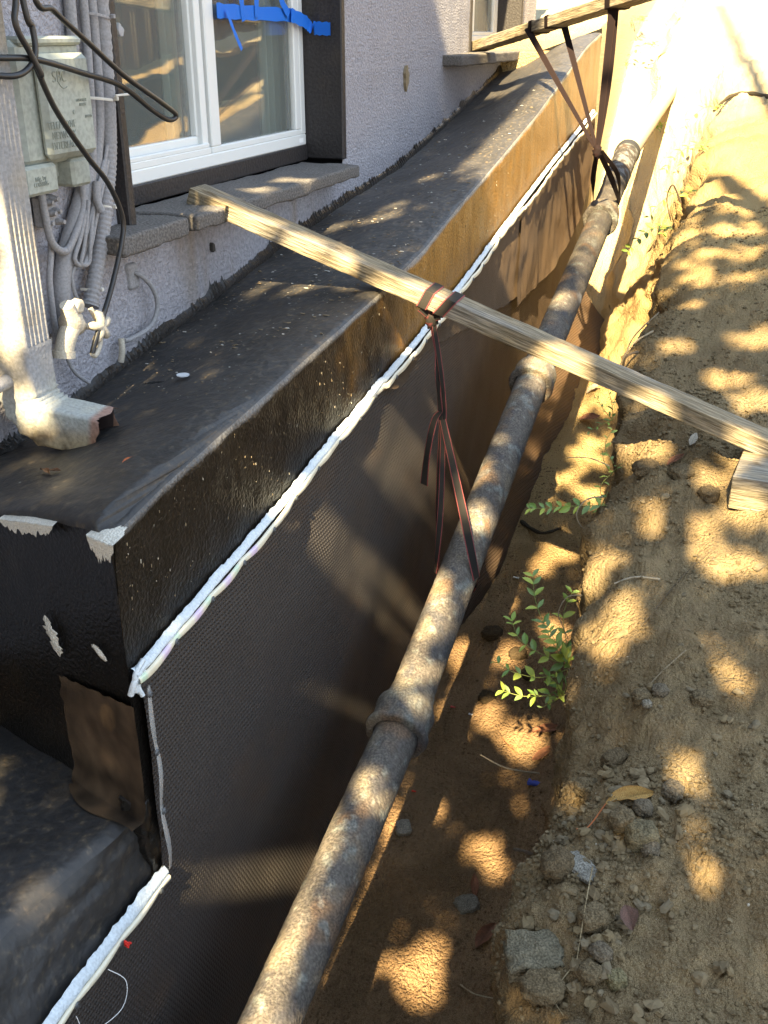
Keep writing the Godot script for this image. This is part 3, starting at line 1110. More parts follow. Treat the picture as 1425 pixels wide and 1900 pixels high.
func smear(called: String, at: Vector3, lx: float, lz: float, s: int, label: String, _flat: bool) -> void:
	var n := noise(s, 1.0, 4)
	var mb := MB.new()
	var w := 40
	var h := 16
	var P := PackedVector3Array()
	for j in h:
		for i in w:
			var a := lerpf(-1.0, 1.0, float(i) / (w - 1))
			var q := lerpf(-1.0, 1.0, float(j) / (h - 1))
			var wid := sqrt(maxf(0.0, 1.0 - a * a)) * (0.75 + 0.5 * n.get_noise_1d(a * 6.0))
			var x := at.x + a * lx * 0.5
			# q < 0 hangs over the end face, q > 0 lies on the top
			var over := q * wid * lz
			var base := W(x, 0, end_d(x))
			var y := lerpf(tab(INNER, 1.25), tab(OUTER, 1.17), smoothstep(0.05, 1.0, (x + 1.4) / 0.55))
			var p: Vector3
			if over > 0.0:
				p = Vector3(x, y + 0.004, base.z - over - 0.006)
			else:
				p = Vector3(x, y + over + 0.002, base.z + 0.014)
			p += Vector3(0, 0.5, 0.5) * (0.0015 * n.get_noise_3dv(p * 30.0) + 0.004 * (1.0 - maxf(absf(a), absf(q))))
			P.append(p)
	mb.grid(P, w, h, true)
	solo(called, mb, M.smear, label, "primer smear")


func smear_wall(called: String, x0: float, y0: float, wd: float, ht: float, s: int, label: String) -> void:
	var n := noise(s, 1.0, 4)
	var mb := MB.new()
	var P := PackedVector3Array()
	for j in 20:
		for i in 12:
			var a := lerpf(-1.0, 1.0, i / 11.0)
			var q := lerpf(-1.0, 1.0, j / 19.0)
			var x := x0 + a * wd * 0.5 * sqrt(maxf(0.0, 1.0 - q * q)) * (0.7 + 0.7 * n.get_noise_1d(q * 5.0)) - q * 0.012
			var y := y0 + q * ht * 0.5 * (1.0 + 0.3 * n.get_noise_1d(a * 4.0 + 9.0))
			P.append(W(x, y, end_d(x) - 0.009 - 0.004 * (1.0 - maxf(absf(a), absf(q)))))
	mb.grid(P, 12, 20, true)
	solo(called, mb, M.smear, label, "primer smear")


# ---------------------------------------------------------------- drainage board and its strips
func board_x(y: float, d: float) -> float:
	var f := tab(FLOOR, d)
	var foot := lerpf(-0.81, -0.74, smoothstep(3.0, 3.6, d))
	foot = lerpf(foot, -0.66, smoothstep(3.6, 5.0, d))
	var t := clampf((y - f) / 0.34, 0.0, 1.0)
	return -0.84 + (foot + 0.84) * pow(1.0 - t, 2.2) + 0.011 * nA.get_noise_2d(d * 1.8, y * 2.2)


func drainage() -> void:
	var o := thing("drainage_board", "black dimpled drainage board lining the trench face of the foundation", "drainage board", W(-0.84, -0.1, 3.0))
	var mb := MB.new()
	for piece in [[1.19, 5.76, 0.022], [-0.3, 1.19, 0.03]]:
		var nd := int((piece[1] - piece[0]) / piece[2]) + 1
		var ny := 46
		var P := PackedVector3Array()
		var ts := PackedVector2Array()
		var bc := PackedColorArray()
		for j in ny:
			for i in nd:
				var d := lerpf(piece[0], piece[1], float(i) / (nd - 1))
				var yt: float = tab(STRIP, d) if piece[0] > 1.0 else 0.603
				var y := lerpf(yt, tab(FLOOR, d) - 0.04, float(j) / (ny - 1))
				P.append(W(board_x(y, d), y, d))
				ts.append(Vector2(d, y))
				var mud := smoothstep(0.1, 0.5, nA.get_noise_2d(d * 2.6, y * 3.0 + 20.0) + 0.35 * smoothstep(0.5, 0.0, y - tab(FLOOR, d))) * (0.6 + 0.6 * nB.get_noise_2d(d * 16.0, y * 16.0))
				bc.append(Color(0.5, 0.5, 0.51).lerp(Color(1.0, 0.66, 0.36), clampf(mud * 0.4 + 0.75 * smoothstep(2.3, 3.9, d), 0, 1)))  # mud, plus warm light bounced off the far soil painted in with distance
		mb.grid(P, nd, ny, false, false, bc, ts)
	# thickness at the far edge
	for k in 30:
		var ya := lerpf(0.42, 1.63, k / 30.0)
		var yb := lerpf(0.42, 1.63, (k + 1) / 30.0)
		mb.quad(W(board_x(ya, 5.76), ya, 5.76), W(board_x(yb, 5.76), yb, 5.76), W(board_x(yb, 5.76) - 0.012, yb, 5.76), W(board_x(ya, 5.76) - 0.012, ya, 5.76), Vector3(0, 0, -1))
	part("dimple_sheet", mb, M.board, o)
	# upper felt faced sheets that overlap the first
	for lay in [[2.44, 4.06, 0.006, 0.0], [3.95, 5.72, 0.012, -0.03]]:
		var P := PackedVector3Array()
		var cs := PackedColorArray()
		var nd := 150
		for j in 16:
			for i in nd:
				var s := float(i) / (nd - 1)
				var t := j / 15.0
				var d := lerpf(lay[0], lay[1], s)
				if lay[0] > 3.0:
					d += 0.07 * (1.0 - t) * (1.0 - s) - 0.03 * (1.0 - s)
				else:
					d -= 0.1 * (1.0 - t) * (1.0 - s)
				var lo: float = tab(FLAP, d) + lay[3] + 0.006 * nB.get_noise_1d(d * 18.0)
				var y := lerpf(tab(STRIP, d) - 0.004, lo, t)
				var curl: float = 0.014 * pow(t, 5.0) * (0.6 + nA.get_noise_1d(d * 2.0)) + 0.012 * exp(-s * 22.0) * t
				P.append(W(board_x(y, d) + lay[2] + curl + 0.004 * nA.get_noise_2d(d * 5.0, y * 5.0), y, d))
				var fs := 0.42 + 0.5 * smoothstep(2.8, 4.0, d) + 0.12 * nA.get_noise_2d(d * 4.0, y * 4.0)  # brighter with distance: bounced light painted into the felt
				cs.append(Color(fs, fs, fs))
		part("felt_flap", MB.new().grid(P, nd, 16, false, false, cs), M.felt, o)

	strip("termination_bar", "cream termination bar with white sealant, rising along the upper edge of the drainage board", 1.175, 5.72, true)
	strip("termination_bar", "short cream termination bar with thick pale blue sealant along the lower footing", -0.28, 1.195, false)

	# clear plastic batten down the vertical edge
	var b := thing("clear_batten", "clear plastic batten screwed down the vertical edge of the drainage board", "batten", W(-0.83, 0.61, 1.19))
	var ys := [1.02, 0.9, 0.772, 0.625]
	for k in 3:
		var pts := PackedVector3Array()
		var ac := PackedVector3Array()
		for i in 15:
			var t := i / 14.0
			var y := lerpf(ys[k], ys[k + 1], t)
			pts.append(W(-0.829 + 0.005 * sin(PI * t), y, 1.192 + 0.004 * sin(y * 31.0) - 0.004 * sin(PI * t)))
			ac.append(Vector3(0.0015, 0, 0.006 + 0.0025 * sin(PI * t)))
		part("clear_strip", MB.new().band(pts, ac, 0.0025, [[-1.0, Color.WHITE], [-0.8, Color.WHITE], [0.0, Color.WHITE], [0.8, Color.WHITE], [1.0, Color.WHITE]]), M.clear, b)
		part("screw", screw_mesh(W(-0.826, ys[k] - 0.012, 1.19)), M.screw, b)
	# grey geotextile patch folded over the inner corner
	var g := thing("felt_patch", "grey brown felt patch folded from the end face onto the step", "felt patch", W(-0.94, 0.76, 1.2))
	var P2 := PackedVector3Array()
	var c2 := PackedColorArray()
	for j in 40:
		for i in 30:
			var s := i / 29.0
			var t := j / 39.0
			var x := lerpf(-1.03 + 0.012 * nA.get_noise_1d(t * 6.0), -0.838, s)
			var p: Vector3
			if t < 0.62:
				p = W(x, lerpf(1.0 - 0.02 * (1.0 - s) + 0.006 * nB.get_noise_1d(s * 9.0), 0.79, t / 0.62), end_d(x) - 0.009)
			else:
				var q := (t - 0.62) / 0.38
				p = W(lerpf(x, x - 0.01 + 0.025 * (1.0 - s), q), 0.79 - 0.026 * sin(minf(1.0, q * 3.0) * PI / 2), end_d(x) - 0.009 - 0.055 * q * (0.8 + 0.2 * sin(s * 5.0)))
			p += Vector3(0, 0.6, 1) * 0.003 * nA.get_noise_3dv(p * 9.0)
			P2.append(p)
			var b2 := 0.45 + 0.5 * nA.get_noise_3dv(p * 7.0) + 0.25 * nB.get_noise_3dv(p * 20.0)
			c2.append(Color(b2, b2, b2))
	part("felt", MB.new().grid(P2, 30, 40, false, false, c2), M.felt, g)


func screw_mesh(at: Vector3) -> MB:
	var mb := MB.new()
	var p := PackedVector3Array()
	var prof := [[0.0065, 0.0], [0.0065, 0.0012], [0.0055, 0.0018], [0.0042, 0.0032], [0.0025, 0.0038], [0.0022, 0.0026], [0.0001, 0.0026]]
	for q in prof:
		for i in 13:
			var a := TAU * i / 12.0
			p.append(at + Vector3(q[1], cos(a) * q[0], sin(a) * q[0]))
	return mb.grid(p, 13, prof.size(), true, true)


func strip(called: String, label: String, d0: float, d1: float, upper: bool) -> void:
	var o := thing(called, label, "termination bar", W(-0.835, tab(STRIP, d0) if upper else 0.6, (d0 + d1) / 2))
	var pitch := 0.13
	var n := int((d1 - d0) / 0.008)
	var P := PackedVector3Array()
	var cs := PackedColorArray()
	var S := PackedVector3Array()
	var ns := noise(61 if upper else 62, 1.0, 3)
	for j in 7:
		for i in n:
			var d := lerpf(d0, d1, float(i) / (n - 1))
			var yc: float = tab(STRIP, d) if upper else 0.606 + 0.004 * sin(d * 9.0)
			var sc := absf(sin(PI * (d - 1.294) / pitch))
			var hb := (0.015 if upper else 0.012) * (0.72 + 0.28 * sc)
			var top := yc + 0.001
			var prof := [[top, -0.002], [top, 0.0025], [top - hb * 0.3, 0.0038], [top - hb * 0.6, 0.0038], [top - hb * 0.9, 0.0034], [top - hb, 0.002], [top - hb, -0.003]]
			var x := board_x(yc, maxf(d, 1.25)) + 0.0045 + 0.003 * sc
			if upper and d > 2.4:
				x += 0.008 if d < 4.0 else 0.014
			P.append(W(x + prof[j][1], prof[j][0], d))
			# the film on the bar has faint bands of colour, as oil has
			var c := Color(0.72, 0.66, 0.5).lerp(Color(0.58, 0.5, 0.34), smoothstep(0.1, 0.5, ns.get_noise_1d(d * 14.0)) * 0.6)
			if upper and d < 1.62:
				var q := fposmod(d * 9.0, 1.0)
				c = c.lerp(Color(0.6, 0.42, 0.72), 0.65 * smoothstep(0.15, 0.3, q) * (1.0 - smoothstep(0.4, 0.5, q))).lerp(Color(0.38, 0.68, 0.5), 0.5 * smoothstep(0.55, 0.65, q) * (1.0 - smoothstep(0.72, 0.8, q)))
			cs.append(c)
	part("bar", MB.new().grid(P, n, 7, false, false, cs), M.bar, o)
	# bead of sealant above the bar, ragged where it was smeared with a finger
	for j in 9:
		for i in n:
			var d := lerpf(d0, d1, float(i) / (n - 1))
			var yc: float = tab(STRIP, d) if upper else 0.606 + 0.004 * sin(d * 9.0)
			var hs := (0.017 if upper else 0.024) * (1.0 + 0.25 * ns.get_noise_1d(d * 7.0) + 0.3 * ns.get_noise_1d(d * 45.0) * (1.0 if j > 5 else 0.3))
			var a := PI * j / 8.0
			var x := FACE_X + 0.004 + 0.016 * sin(a) * (0.7 + 0.3 * cos(a))
			if upper and d > 2.4:
				x += 0.004
			var y := yc - 0.001 + hs * (1.0 - cos(a)) / 2.0
			S.append(W(x + 0.002 * ns.get_noise_3d(d * 40.0, y * 60.0, 1.0), y, d))
	part("sealant_bead", MB.new().grid(S, n, 9, true), M.sealant, o)
	var k := ceili((d0 - 1.294) / pitch)
	while 1.294 + k * pitch < d1 - 0.02:
		var d := 1.294 + k * pitch
		k += 1
		if d < d0 + 0.005 or (not upper and d < 0.25):
			continue
		var yc: float = tab(STRIP, d) if upper else 0.606 + 0.004 * sin(d * 9.0)
		var x := board_x(yc, maxf(d, 1.25)) + 0.008
		if upper and d > 2.4:
			x += 0.008 if d < 4.0 else 0.014
		part("screw", screw_mesh(W(x, yc - 0.009, d)), M.screw, o)
	if upper:
		# torn end of the sealant hanging over the corner
		var t := MB.new()
		for q in 5:
			var y0 := 1.046 + 0.012 * sin(q * 2.0)
			t.tube(curve([W(-0.838, y0 + 0.01, 1.2), W(-0.84, y0 - 0.005, 1.172 + 0.004 * q), W(-0.846 + 0.006 * (q % 3), y0 - 0.028 - 0.008 * (q % 2), 1.165 + 0.008 * q)], 5), 0.0055 - 0.0006 * q, 7)
		part("sealant_tail", t, M.sealant, o)
	else:
		var t := MB.new()
		t.col = Color(0.7, 0.7, 0.68)
		t.tube(curve([W(-0.825, 0.6, 0.98), W(-0.80, 0.57, 0.99), W(-0.795, 0.54, 0.96), W(-0.815, 0.55, 0.9), W(-0.825, 0.595, 0.89)], 8), 0.0007, 5)
		part("loose_thread", t, M.plain, o)
		var r := MB.new()
		r.col = Color(0.62, 0.03, 0.02)
		for q in 6:
			r.tube(PackedVector3Array([W(-0.827, 0.598 + 0.002 * q, 1.034), W(-0.817, 0.6 + 0.0025 * (q % 3), 1.03 + 0.003 * (q % 4))]), 0.0018, 5)
		part("red_tag", r, M.plain, o)


# ---------------------------------------------------------------- sewer pipe
func pipe_c(d: float) -> Vector3:
	return W(-0.6, tab(PIPE, d), d)


func rust(p: Vector3) -> Color:
	var a := nA.get_noise_3dv(p * 5.0)
	var b := nB.get_noise_3dv(p * 13.0 + Vector3(5, 0, 0))
	var c := Color(0.185, 0.158, 0.128).lerp(Color(0.125, 0.11, 0.096), clampf(0.5 + a * 1.3, 0, 1))
	c = c.lerp(Color(0.3, 0.245, 0.17), smoothstep(0.0, 0.45, nA.get_noise_3dv(p * 7.0 + Vector3(0, 7, 3))) * 0.75)
	c = c.lerp(Color(0.3, 0.16, 0.07), smoothstep(0.22, 0.5, nB.get_noise_3dv(p * 6.0 + Vector3(2, 1, 8))) * 0.45)
	c = c.lerp(Color(0.085, 0.085, 0.095), smoothstep(0.2, 0.5, nA.get_noise_3dv(p * 9.0 + Vector3(8, 3, 1))) * 0.7)
	c = c.lerp(Color(0.33, 0.35, 0.31), smoothstep(0.28, 0.5, b) * 0.55)
	c = c.lerp(Color(0.42, 0.4, 0.33), smoothstep(0.44, 0.54, nB.get_noise_3dv(p * 24.0)) * 0.5)
	return c * (0.9 + 0.35 * nC.get_noise_3dv(p * 70.0))


# skin of revolution round the pipe's axis: prof = [[distance, radius], ...]
func round_skin(prof: Array, sides: int, colf, lump: float) -> MB:
	var P := PackedVector3Array()
	var cs := PackedColorArray()
	var w := sides + 1
	for q in prof:
		var c := pipe_c(q[0])
		var tg := (pipe_c(q[0] + 0.01) - pipe_c(q[0] - 0.01)).normalized()
		var up := Vector3.RIGHT.cross(tg).normalized()
		for i in w:
			var a := TAU * (i % sides) / sides
			var dir := Vector3.RIGHT * cos(a) + up * sin(a)
			var p: Vector3 = c + dir * q[1]
			p += dir * (lump * nB.get_noise_3dv(p * 16.0) + lump * 0.5 * nC.get_noise_3dv(p * 60.0))
			P.append(p)
			cs.append(colf.call(p))
	return MB.new().grid(P, w, prof.size(), false, true, cs)


func pipe() -> void:
	var o := thing("sewer_pipe", "rusty cast iron sewer pipe slung lengthwise through the trench", "pipe", pipe_c(3.0))
	var stops := [0.25, 1.804, 3.188, 4.525, 5.26]
	for k in 4:
		var prof: Array = []
		var a: float = stops[k] + (0.1 if k > 0 else 0.0)
		var b: float = stops[k + 1] + 0.03
		var n := int((b - a) / (0.006 if k < 2 else 0.009))
		for i in n + 1:
			var d := lerpf(a, b, float(i) / n)
			var r := 0.0525
			if k == 3:
				r += 0.004 * smoothstep(4.9, 4.93, d)
			prof.append([d, r])
		var f := rust
		if k == 3:
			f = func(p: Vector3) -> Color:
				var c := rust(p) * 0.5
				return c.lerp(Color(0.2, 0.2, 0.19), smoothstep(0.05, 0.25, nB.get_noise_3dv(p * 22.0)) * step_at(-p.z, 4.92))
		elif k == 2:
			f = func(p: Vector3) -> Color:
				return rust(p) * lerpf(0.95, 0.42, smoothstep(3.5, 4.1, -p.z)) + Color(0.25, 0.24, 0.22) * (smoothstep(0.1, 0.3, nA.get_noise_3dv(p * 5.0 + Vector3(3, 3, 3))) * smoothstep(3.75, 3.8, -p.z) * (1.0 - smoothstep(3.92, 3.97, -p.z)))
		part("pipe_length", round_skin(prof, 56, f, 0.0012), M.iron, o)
	# bells: the mouth of each faces the viewer, packed round with lead
	for k in [1, 2, 3]:
		var s: float = stops[k]
		var prof: Array = []
		for q in [[-0.004, 0.054], [-0.004, 0.062], [-0.006, 0.069], [-0.003, 0.0735], [0.003, 0.0755], [0.011, 0.075], [0.016, 0.0715], [0.02, 0.0695], [0.035, 0.0692], [0.05, 0.07], [0.062, 0.0715], [0.072, 0.0705], [0.082, 0.066], [0.094, 0.06], [0.108, 0.056], [0.125, 0.0535], [0.13, 0.051]]:
			prof.append([s + q[0], q[1]])
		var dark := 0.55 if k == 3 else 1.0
		var f := func(p: Vector3) -> Color:
			var c := rust(p) * dark
			c = c.lerp(Color(0.36, 0.3, 0.2), smoothstep(-0.05, 0.35, nA.get_noise_3dv(p * 9.0)) * 0.7 * smoothstep(0.015, 0.04, -p.z - s) * (1.0 if k < 3 else 0.2))
			return c.lerp(Color(0.25, 0.27, 0.24), smoothstep(0.1, 0.4, nB.get_noise_3dv(p * 10.0)) * smoothstep(-0.6, -0.54, p.x) * 0.7)
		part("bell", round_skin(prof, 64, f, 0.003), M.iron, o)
	# beyond the last length: a dark rubber coupling, then pipe with sun glare put into its colour
	var cp: Array = []
	for q in [[5.26, 0.05], [5.262, 0.058], [5.268, 0.0605], [5.315, 0.0605], [5.322, 0.058], [5.324, 0.05]]:
		cp.append(q)
	part("coupling", round_skin(cp, 48, func(_p): return Color(0.03, 0.03, 0.03), 0.0), M.plain, o)
	var np: Array = []
	for i in 40:
		np.append([lerpf(5.3, 7.35, i / 39.0), 0.052])
	part("glare_pipe", round_skin(np, 40, func(_p): return Color(0.42, 0.36, 0.27), 0.0), M.plain, o)


# ---------------------------------------------------------------- timbers
func wood_col(p: Vector3) -> Color:
	var g := nB.get_noise_3dv(Vector3(p.x * 1.2, p.y * 60.0, p.z * 60.0))
	var c := Color(0.37, 0.305, 0.2).lerp(Color(0.28, 0.225, 0.145), smoothstep(-0.1, 0.35, g))
	c = c.lerp(Color(0.36, 0.33, 0.28), smoothstep(-0.1, 0.4, nA.get_noise_3dv(Vector3(p.x * 2.0, p.y * 12.0, p.z * 12.0) + Vector3(3, 0, 0))) * 0.7)
	var knot := nA.get_noise_3dv(Vector3(p.x * 5.0, p.y * 14.0, p.z * 14.0) + Vector3(0, 30, 0))
	return c.lerp(Color(0.13, 0.085, 0.045), smoothstep(0.46, 0.56, knot) * 0.8)


func timber_frame(a: Vector3, b: Vector3) -> Transform3D:
	var x := (b - a).normalized()
	var z := x.cross(Vector3.UP).normalized()
	return Transform3D(Basis(x, z.cross(x), z), a)


func timbers() -> void:
	var wn := noise(71, 12.0, 3)
	# a, b: two places along the lower front arris
	for t in [[W(-1.37, 1.602, 2.38), W(0.123, 1.087, 2.397), 2.0, "weathered wooden beam from the near window sill to a block on the bank"], [W(-1.38, 1.915, 5.19), W(-0.6, 2.082, 4.25), 2.75, "wooden beam from the far window sill over the far end of the pipe"]]:
		var fr := timber_frame(t[0], t[1])
		var mb := MB.new().rbox(Vector3(0, 0, -0.086), Vector3(t[2], 0.043, 0), 0.004, Vector3i(220, 5, 9), 0.0016, wn, Transform3D.IDENTITY, wood_col)
		copy_mesh("timber_beam", mb.done(), M.wood, fr, t[3], "beam")
	var post := MB.new().rbox(Vector3(0.33, tab(BANK, 3.13) - 0.1, -3.17), Vector3(0.42, 2.275, -3.08), 0.004, Vector3i(6, 40, 6), 0.0016, wn, Transform3D.IDENTITY, func(p): return wood_col(Vector3(p.y, p.x, p.z)))
	solo("timber_post", post, M.fence, "upright wooden post under the far beam's end on the bank", "post")
	var k := timber_frame(W(0.047, 1.05, 2.238), W(0.4, 1.05, 2.2))
	var bb := MB.new().rbox(Vector3(0, -0.03, -0.24), Vector3(0.36, 0.05, 0), 0.004, Vector3i(30, 5, 14), 0.0016, wn, Transform3D.IDENTITY, func(p): return wood_col(p + Vector3(4, 0, 0)) * 1.12)
	copy_mesh("timber_block", bb.done(), M.wood, k, "short pale wood block on the bank under the near beam's end", "wood block")


# ---------------------------------------------------------------- straps
const WEB := Color(0.04, 0.039, 0.034)
const RED := Color(0.38, 0.1, 0.1)


func stripes(dark: Color, red: Color) -> Array:
	return [[-1.0, red], [-0.86, red], [-0.78, dark], [0.0, dark], [0.78, dark], [0.86, red], [1.0, red]]


func ribbon(parent: Node3D, called: String, pts: Array, facing: Array, half, red := RED, dark := WEB) -> void:
	var path := curve(pts, 10)
	var ac := PackedVector3Array()
	for j in path.size():
		var s := float(j) / (path.size() - 1) * (facing.size() - 1)
		var k := mini(int(s), facing.size() - 2)
		var nn: Vector3 = facing[k].lerp(facing[k + 1], s - k)
		var tg := (path[mini(j + 1, path.size() - 1)] - path[maxi(j - 1, 0)]).normalized()
		var hw: float = half if half is float else lerpf(half[0], half[1], float(j) / (path.size() - 1))
		ac.append(tg.cross(nn).normalized() * hw)
	part(called, MB.new().band(path, ac, 0.0022, stripes(dark, red)), M.strap, parent)


func turn_round(parent: Node3D, fr: Transform3D, x: float, lean: float, half: float, red := RED, dark := WEB) -> void:
	# once round the timber, 2 mm proud, leaning along it
	var e := 0.0025
	var ring := [Vector2(0.043 + e, 0.0), Vector2(0.041 + e, e), Vector2(0.02, e), Vector2(0.001, e), Vector2(-e, -0.001), Vector2(-e, -0.045), Vector2(-e, -0.085), Vector2(0.001, -0.086 - e), Vector2(0.02, -0.086 - e), Vector2(0.042, -0.086 - e), Vector2(0.043 + e, -0.085), Vector2(0.043 + e, -0.045), Vector2(0.043 + e, 0.0)]
	var path := PackedVector3Array()
	var ac := PackedVector3Array()
	for q in ring:
		path.append(fr * Vector3(x + lean * (q.x / 0.04), q.x, q.y))
		ac.append(fr.basis.x * half)
	part("wrap", MB.new().band(path, ac, 0.002, stripes(dark, red)), M.strap, parent)


func knot(parent: Node3D, at: Vector3, r: float, dark := WEB, red := RED) -> void:
	var n := noise(81, 1.0, 2)
	var P := PackedVector3Array()
	var cs := PackedColorArray()
	for j in 14:
		for i in 18:
			var th := PI * j / 13.0
			var ph := TAU * (i % 17) / 17.0
			var p := Vector3(sin(th) * cos(ph), cos(th) * 1.5, sin(th) * sin(ph))
			p *= r * (1.0 + 0.35 * n.get_noise_3dv(p * 3.0) + 0.12 * sin(p.y * 9.0 + ph * 2.0))
			P.append(at + p)
			cs.append(dark.lerp(red * 0.7, smoothstep(0.25, 0.4, n.get_noise_3dv(p / r * 4.0))))
	part("knot", MB.new().grid(P, 18, 14, true, true, cs), M.strap, parent)


func slings() -> void:
	var fr := timber_frame(W(-1.37, 1.602, 2.38), W(0.123, 1.087, 2.397))
	var o := thing("strap_sling", "dark strap with red edges hanging the pipe from the near beam", "strap", W(-0.6, 0.6, 2.2))
	turn_round(o, fr, 0.672, 0.006, 0.0135)
	turn_round(o, fr, 0.718, 0.016, 0.0145)
	var K := fr * Vector3(0.702, -0.028, -0.03)
	knot(o, K, 0.016)
	var f := Vector3(0.1, 0.3, 1.0)
	# gathered webbing from the wraps to the knot, then the twisted fall
	ribbon(o, "tie", [fr * Vector3(0.672, -0.002, -0.005), K], [f, f], [0.012, 0.005])
	ribbon(o, "tie", [fr * Vector3(0.72, -0.002, -0.005), K], [f, f], [0.012, 0.005])
	var S := W(-0.665, 1.091, 2.355)
	ribbon(o, "fall", [K, K.lerp(S, 0.3) + Vector3(0.004, 0, 0), K.lerp(S, 0.7), S], [f, Vector3(1, 0, 0.3), Vector3(-0.6, 0.2, 0.8), f], 0.0075)
	ribbon(o, "fall", [K + Vector3(0.004, 0, 0.004), K.lerp(S, 0.4) + Vector3(0.012, 0, 0.006), K.lerp(S, 0.8) + Vector3(0.013, 0, 0.004), S + Vector3(0.006, -0.02, 0.005)], [Vector3(0.8, 0, 0.6), f, Vector3(-0.4, 0, 1), f], 0.006)
	# loose tail
	ribbon(o, "tail", [S + Vector3(-0.004, 0.04, 0.004), S + Vector3(-0.02, 0.01, 0.008), S + Vector3(-0.035, -0.08, 0.01), S + Vector3(-0.045, -0.17, 0.0)], [Vector3(0.9, 0.2, 0.5), f, Vector3(-0.5, 0.1, 1.0), Vector3(-0.3, 0.1, 1.0)], [0.006, 0.0125])
	# two falls to the pipe and the turn beneath it
	var c := pipe_c(2.32)
	var ax := (pipe_c(2.4) - pipe_c(2.3)).normalized()
	var e := 0.0545
	var left := c + Vector3(-e, 0.005, 0)
	var right := c + Vector3(e, -0.005, 0) + ax * -0.02
	ribbon(o, "fall", [S, S.lerp(left, 0.5) + Vector3(-0.004, 0, 0), left], [f, Vector3(-0.2, 0.4, 1.0), Vector3(-1, 0.1, 0.3)], [0.007, 0.011])
	ribbon(o, "fall", [S + Vector3(0.006, 0, 0.01), S.lerp(left, 0.5) + Vector3(0.008, 0, 0.02), left + Vector3(-0.004, 0, 0.015)], [f, Vector3(0.5, 0.3, 1.0), Vector3(-1, 0.1, 0.7)], [0.006, 0.009])
	ribbon(o, "fall", [S + Vector3(0.004, 0.02, 0.008), S.lerp(right, 0.5) + Vector3(0.012, 0, 0.012), right + Vector3(0.001, 0.02, 0)], [f, Vector3(0.5, 0.35, 1.0), Vector3(1, 0.15, 0.35)], [0.008, 0.0145])
	turn_under(o, 2.32, e + 0.0015, WEB, RED)

	var fr2 := timber_frame(W(-1.38, 1.915, 5.19), W(-0.6, 2.082, 4.25))
	var o2 := thing("strap_sling", "brown strap knotted above the third bell, hung from the far beam", "strap", W(-0.6, 1.2, 4.4))
	var shade_web := Color(0.016, 0.011, 0.009)  # webbing and edges darkened: the far strap's shade is put into its colour
	var shade_red := Color(0.035, 0.016, 0.013)
	var K2 := W(-0.6, 1.575, 4.27)
	turn_round(o2, fr2, 0.62, 0.0, 0.014, shade_red, shade_web)
	turn_round(o2, fr2, 0.76, 0.0, 0.014, shade_red, shade_web)
	turn_round(o2, fr2, 1.225, 0.0, 0.018, shade_red, shade_web)
	ribbon(o2, "fall", [fr2 * Vector3(0.6, 0.02, 0.004), (fr2 * Vector3(0.62, 0, 0.006)).lerp(K2, 0.5), K2], [f, f, f], [0.014, 0.006], shade_red, shade_web)
	ribbon(o2, "fall", [fr2 * Vector3(0.77, 0.0, -0.08), (fr2 * Vector3(0.77, 0, -0.08)).lerp(K2, 0.5), K2], [f, f, f], [0.014, 0.006], shade_red, shade_web)
	var tp := fr2 * Vector3(1.225, -0.004, -0.02)
	ribbon(o2, "fall", [tp, tp + Vector3(0.0, -0.06, 0), tp.lerp(K2, 0.5), K2], [f, f, f], [0.017, 0.01], shade_red, shade_web)
	ribbon(o2, "fall", [tp + Vector3(0.01, 0, -0.02), tp.lerp(K2, 0.5) + Vector3(0.016, 0, -0.012), K2], [f, Vector3(0.6, 0.2, 0.8), f], [0.012, 0.008], shade_red, shade_web)
	knot(o2, K2, 0.018, shade_web, shade_red)
	var c2 := pipe_c(4.7)
	ribbon(o2, "fall", [K2, K2.lerp(c2 + Vector3(-0.056, 0, 0), 0.5) + Vector3(-0.01, 0, 0), c2 + Vector3(-0.056, 0, 0.02)], [f, f, Vector3(-1, 0.1, 0.4)], [0.009, 0.013], shade_red, shade_web)
	ribbon(o2, "fall", [K2 + Vector3(0.01, 0, 0.01), K2.lerp(c2 + Vector3(0.056, 0, 0), 0.5) + Vector3(0.012, 0, 0), c2 + Vector3(0.056, 0.01, 0)], [f, f, Vector3(1, 0.1, 0.4)], [0.01, 0.014], shade_red, shade_web)
	ribbon(o2, "fall", [K2 + Vector3(0.016, 0, -0.01), K2.lerp(c2 + Vector3(0.056, 0, 0), 0.5) + Vector3(0.03, 0.02, -0.02), c2 + Vector3(0.05, 0.03, -0.03)], [f, f, Vector3(1, 0.1, 0.4)], [0.008, 0.012], shade_red, shade_web)
	turn_under(o2, 4.7, 0.0585, shade_web, shade_red)


func turn_under(parent: Node3D, d: float, r: float, dark: Color, red: Color) -> void:
	var path := PackedVector3Array()
	var ac := PackedVector3Array()
	var ax := (pipe_c(d + 0.05) - pipe_c(d - 0.05)).normalized()
	var up := Vector3.RIGHT.cross(ax).normalized()
	if up.y < 0:
		up = -up
	for i in 25:
		var a := lerpf(-0.15, -PI + 0.15, i / 24.0)
		path.append(pipe_c(d) + Vector3.RIGHT * (cos(a) * r) + up * (sin(a) * r) + ax * lerpf(-0.015, 0.0, i / 24.0))
		ac.append(ax * 0.0145)
	part("turn", MB.new().band(path, ac, 0.002, stripes(dark, red)), M.strap, parent)


